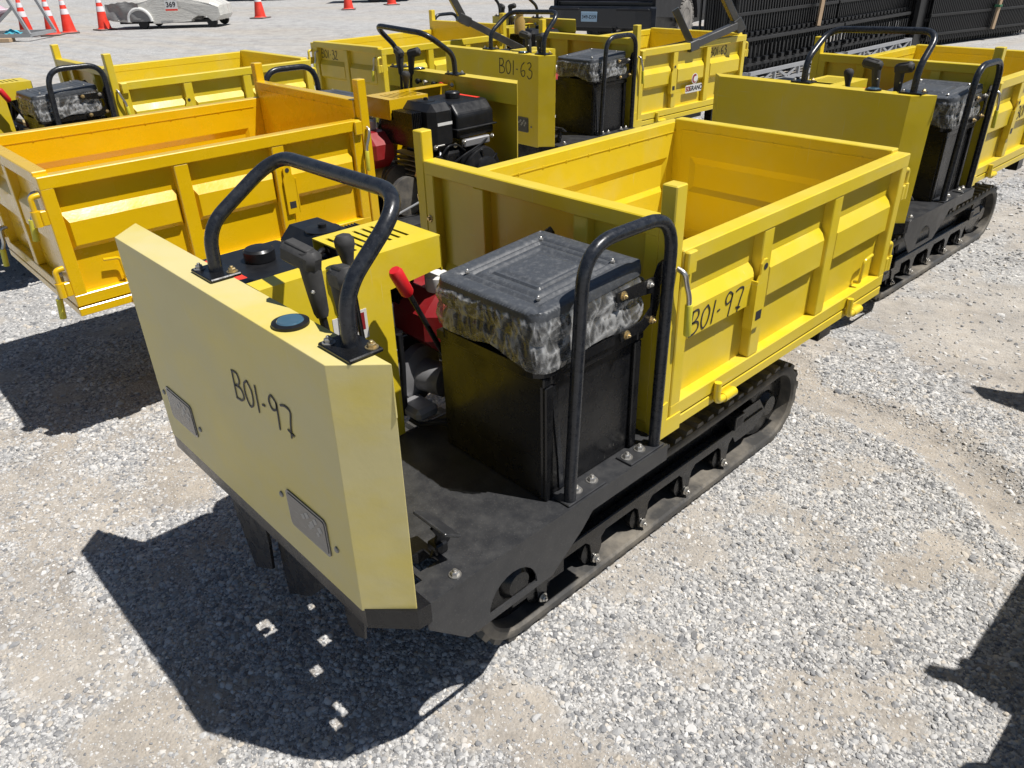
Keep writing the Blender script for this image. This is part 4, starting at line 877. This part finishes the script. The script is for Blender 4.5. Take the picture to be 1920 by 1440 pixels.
MB().prism([(-2.13, 2.2), (-2.13, 5.7), (-.07, 5.7), (-.07, 2.2)], 'z', .86, 1.6).build('cab', 'truck', tru)
bp = MB(); bp.prism([(-2.26, -.02), (-2.20, -.16), (-1.9, -.22), (-.3, -.22), (0.0, -.16), (.06, -.02)], 'z', .42, .80); bpo = bp.build('rear_bumper', 'truckblue', tru)
bvm = bpo.modifiers.new('edge', 'BEVEL'); bvm.width = .03; bvm.segments = 2
MB().box(-.70, -.02, -.235, -.20, .73, .775, .012).box(-2.18, -1.5, -.235, -.20, .73, .775, .012).build('step_pad', 'truck', tru)
pl = MB().box(-1.45, -1.10, -.236, -.223, .535, .71, .004).build('licence_plate', 'plate_blue', tru)
textmesh('349-D59', .088, 'ink', 'plate_number', pl, frame4((-1.275, -.2375, .615), (1, 0, 0), (0, 0, 1)), bold=.001)
MB().tube(fillet([(-.72, -.24, .40), (-.72, .10, .40), (-.75, .9, .42)], .1), .055, 16, cap=False).build('exhaust_pipe', 'zinc', tru); MB().lathe([(.05, 0), (.05, .004)], (-.72, -.16, .40), (0, 1, 0), 14).build('exhaust_bore', 'ink', tru)
MB().box(-.40, -.075, wy-.54, wy+.54, .55, 1.3).box(-2.125, -1.8, wy-.54, wy+.54, .55, 1.3).build('wheel_well', 'ink', tru)
MB().box(-2.1, -.1, .02, 5.3, .34, .60).build('underbody', 'plastic', tru)
MB().tube([(-2.0, wy, .44), (-.2, wy, .44)], .07, 12).build('axle', 'plastic', tru)
def truck_wheel(x):
    o = MB().lathe([(.24, -.13), (.36, -.145), (.405, -.12), (.42, -.07), (.42, .07), (.405, .12), (.36, .145), (.24, .13)], (x, wy, .42), (1, 0, 0), 40); 
    for k in range(30):
        for sd in (-1, 1):
            a_ = R(12*k+(6 if sd > 0 else 0)); o.obb(Vector((x+sd*.085, wy+.42*math.cos(a_), .42+.42*math.sin(a_))), (Vector((1, 0, 0)), Vector((0, math.cos(a_), math.sin(a_))), Vector((0, -math.sin(a_), math.cos(a_)))), (.055, .012, .030), .004)
    to = o.build('tyre', 'tyre', tru); MB().lathe([(.235, .02), (.255, .10), (.245, .135), (.225, .11), (.21, .05), (.05, .05)], (x, wy, .42), (1, 0, 0), 32).build('rim', 'plastic', to)
    for k in range(6):
        a_ = R(60*k+15); c = Vector((x+.085, wy+.125*math.cos(a_), .42+.125*math.sin(a_)))
        MB().obb(c, (Vector((1, 0, 0)), Vector((0, math.cos(a_), math.sin(a_))), Vector((0, -math.sin(a_), math.cos(a_)))), (.02, .105, .026), .008).build('spoke', 'zinc', to)
    MB().lathe([(.055, .06), (.05, .12), (.02, .125)], (x, wy, .42), (1, 0, 0), 16).build('hub_cap', 'plastic', to)
truck_wheel(-.17); truck_wheel(-2.03)
MB().box(-2.12, -1.95, -.012, .018, .95, 1.35, .01).build('tail_light', 'darkred', tru); MB().box(-.25, -.08, -.012, .018, .95, 1.35, .01).build('tail_light', 'darkred', tru)
tag(tru, 'dark grey pickup truck seen from behind near the stacked black fencing', 'pickup truck')
# ------------------------------------------------------------------ fence panels standing in bundles on racks
_pk = MB().box(-.016, .016, -.013, .013, 0, 2.3, .002).mesh('picket', M['fence']); _bk = MB().box(-.06, .045, -.03, .03, 0, .06, .006).mesh('rail_bracket', M['plastic'])
def fence_panel(p, q, z0, label, np_=22, brackets=True, lean=0.0, hh=2.3, off=0.0):
    p = Vector((*p, 0)); q = Vector((*q, 0)); d = (q-p); L_ = d.length; r = empty('fencing', p, math.atan2(d.y, d.x)); r.rotation_euler.x = lean
    for zz in (z0+.03, z0+.36, z0+2.05): MB().box(0, L_, -.028, .028, zz, zz+.045, .004).build('rail', 'fence', r)
    for i in range(np_):
        o = bpy.data.objects.new('picket', _pk); COL.objects.link(o); o.parent = r; o.location = ((i+.5+off)*L_/np_, .0, z0-.06); o.scale = (1, 1, hh/2.3)
        if brackets and i % 2 == 0:
            b = bpy.data.objects.new('rail_bracket', _bk); COL.objects.link(b); b.parent = r; b.location = ((i+.5)*L_/np_, -.055, z0+.09); b.scale = (.8, .9, 1)
    return tag(r, label, 'fence panel', 'black fence panels stacked on racks')
fence_panel((-5.25, 9.75), (-5.25, 12.7), .56, 'black fence panel standing upright right of the pickup truck, nearest upright one', 40)
fence_panel((-5.25, 12.75), (-5.25, 15.5), .56, 'black fence panel standing upright behind the handlebar of the rear dumper', 40)
fence_panel((-5.10, 9.8), (-5.10, 12.7), .24, 'black fence panel in the lower front row beside the B01-63 bed', 26, hh=.36)
fence_panel((-5.10, 12.75), (-5.10, 15.3), .24, 'black fence panel in the lower front row, right half', 26, hh=.36)
for k in range(7): fence_panel((-5.40-.09*k, 9.7+.03*k), (-5.40-.09*k, 15.6), .12, 'black fence panel packed in the left bundle, %s row behind the front one' % ('first', 'second', 'third', 'fourth', 'fifth', 'sixth', 'seventh')[k], 44, False, off=(k*.37) % 1-.5)
fence_panel((-4.95, 15.9), (-4.2, 19.2), .16, 'black fence panel at the photo right edge with a wood slat strapped to it', 60, False)
fence_panel((-4.25, 19.2), (-3.5, 22.6), .16, 'black fence panel beyond the right edge strip, farthest of the row', 30, False)
for k in range(6): fence_panel((-5.05-.09*k, 15.9), (-4.3-.09*k, 19.4), .08, 'black fence panel packed in the right bundle, %s row behind the strapped one' % ('first', 'second', 'third', 'fourth', 'fifth', 'sixth')[k], 40, False, off=(k*.37) % 1-.5)
for k in range(7):
    o = MB().box(-.04, .04, -.04, .04, 0, 2.6, .004).build('steel_upright', 'fence'); o.location = (-5.02-.02*k, 15.45+.13*k, .02); tag(o, 'square black fence post standing in the bundle between the two fence stacks', 'fence post', 'black fence posts')
def rack(v0, v1, lb):
    r = empty('steel_rack', (-4.98, v0, 0)); L_ = v1-v0
    MB().bar((0, 0, .19), (0, L_, .19), .05, .05).build('rail', 'galv', r); MB().bar((0, 0, .03), (0, L_, .03), .05, .05).build('rail', 'galv', r)
    n = 4
    for i in range(n+1): MB().bar((0, L_*i/n, .055), (0, L_*i/n, .165), .04, .04).build('post', 'galv', r)
    for i in range(n):
        a, b = L_*i/n, L_*(i+1)/n; m_ = (a+b)/2
        MB().bar((.0, a+.1, .165), (.0, m_, .058), .035, .035).build('brace', 'galv', r); MB().bar((0, m_+.03, .058), (0, b-.1, .165), .035, .035).build('brace', 'galv', r)
    for i in (0, n): MB().bar((-.02, L_*i/n, .19), (-.8, L_*i/n, .19), .04, .04).build('cross_rail', 'galv', r)
    return tag(r, lb, 'rack', 'steel racks under the fencing')
rack(9.8, 12.6, 'grey steel rack under the fence stack, nearest to the B01-63 dumper'); rack(12.75, 15.3, 'grey steel rack under the fence stack, right one')
def slat(x, y, z0, z1, lb):
    r = empty('lumber_stick', (x, y, 0)); MB().bar((0, 0, z0), (.02, .04, z1), .045, .06).build('board', 'wood', r); MB().bar((-.02, .05, z0), (.0, .09, z1), .03, .05).build('board', 'wood', r)
    zz = z0+(z1-z0)*.6; MB().box(-.05, .05, -.04, .11, zz, zz+.04, .004).build('strap', 'green', r); return tag(r, lb, 'wood slat', 'wood slats strapped to the fence bundles')
slat(-5.12, 11.9, .66, 1.6, 'pale wood slat with green strap on the left fence stack'); slat(-4.42, 17.8, .2, .85, 'pale wood slat strapped to the right fence stack')
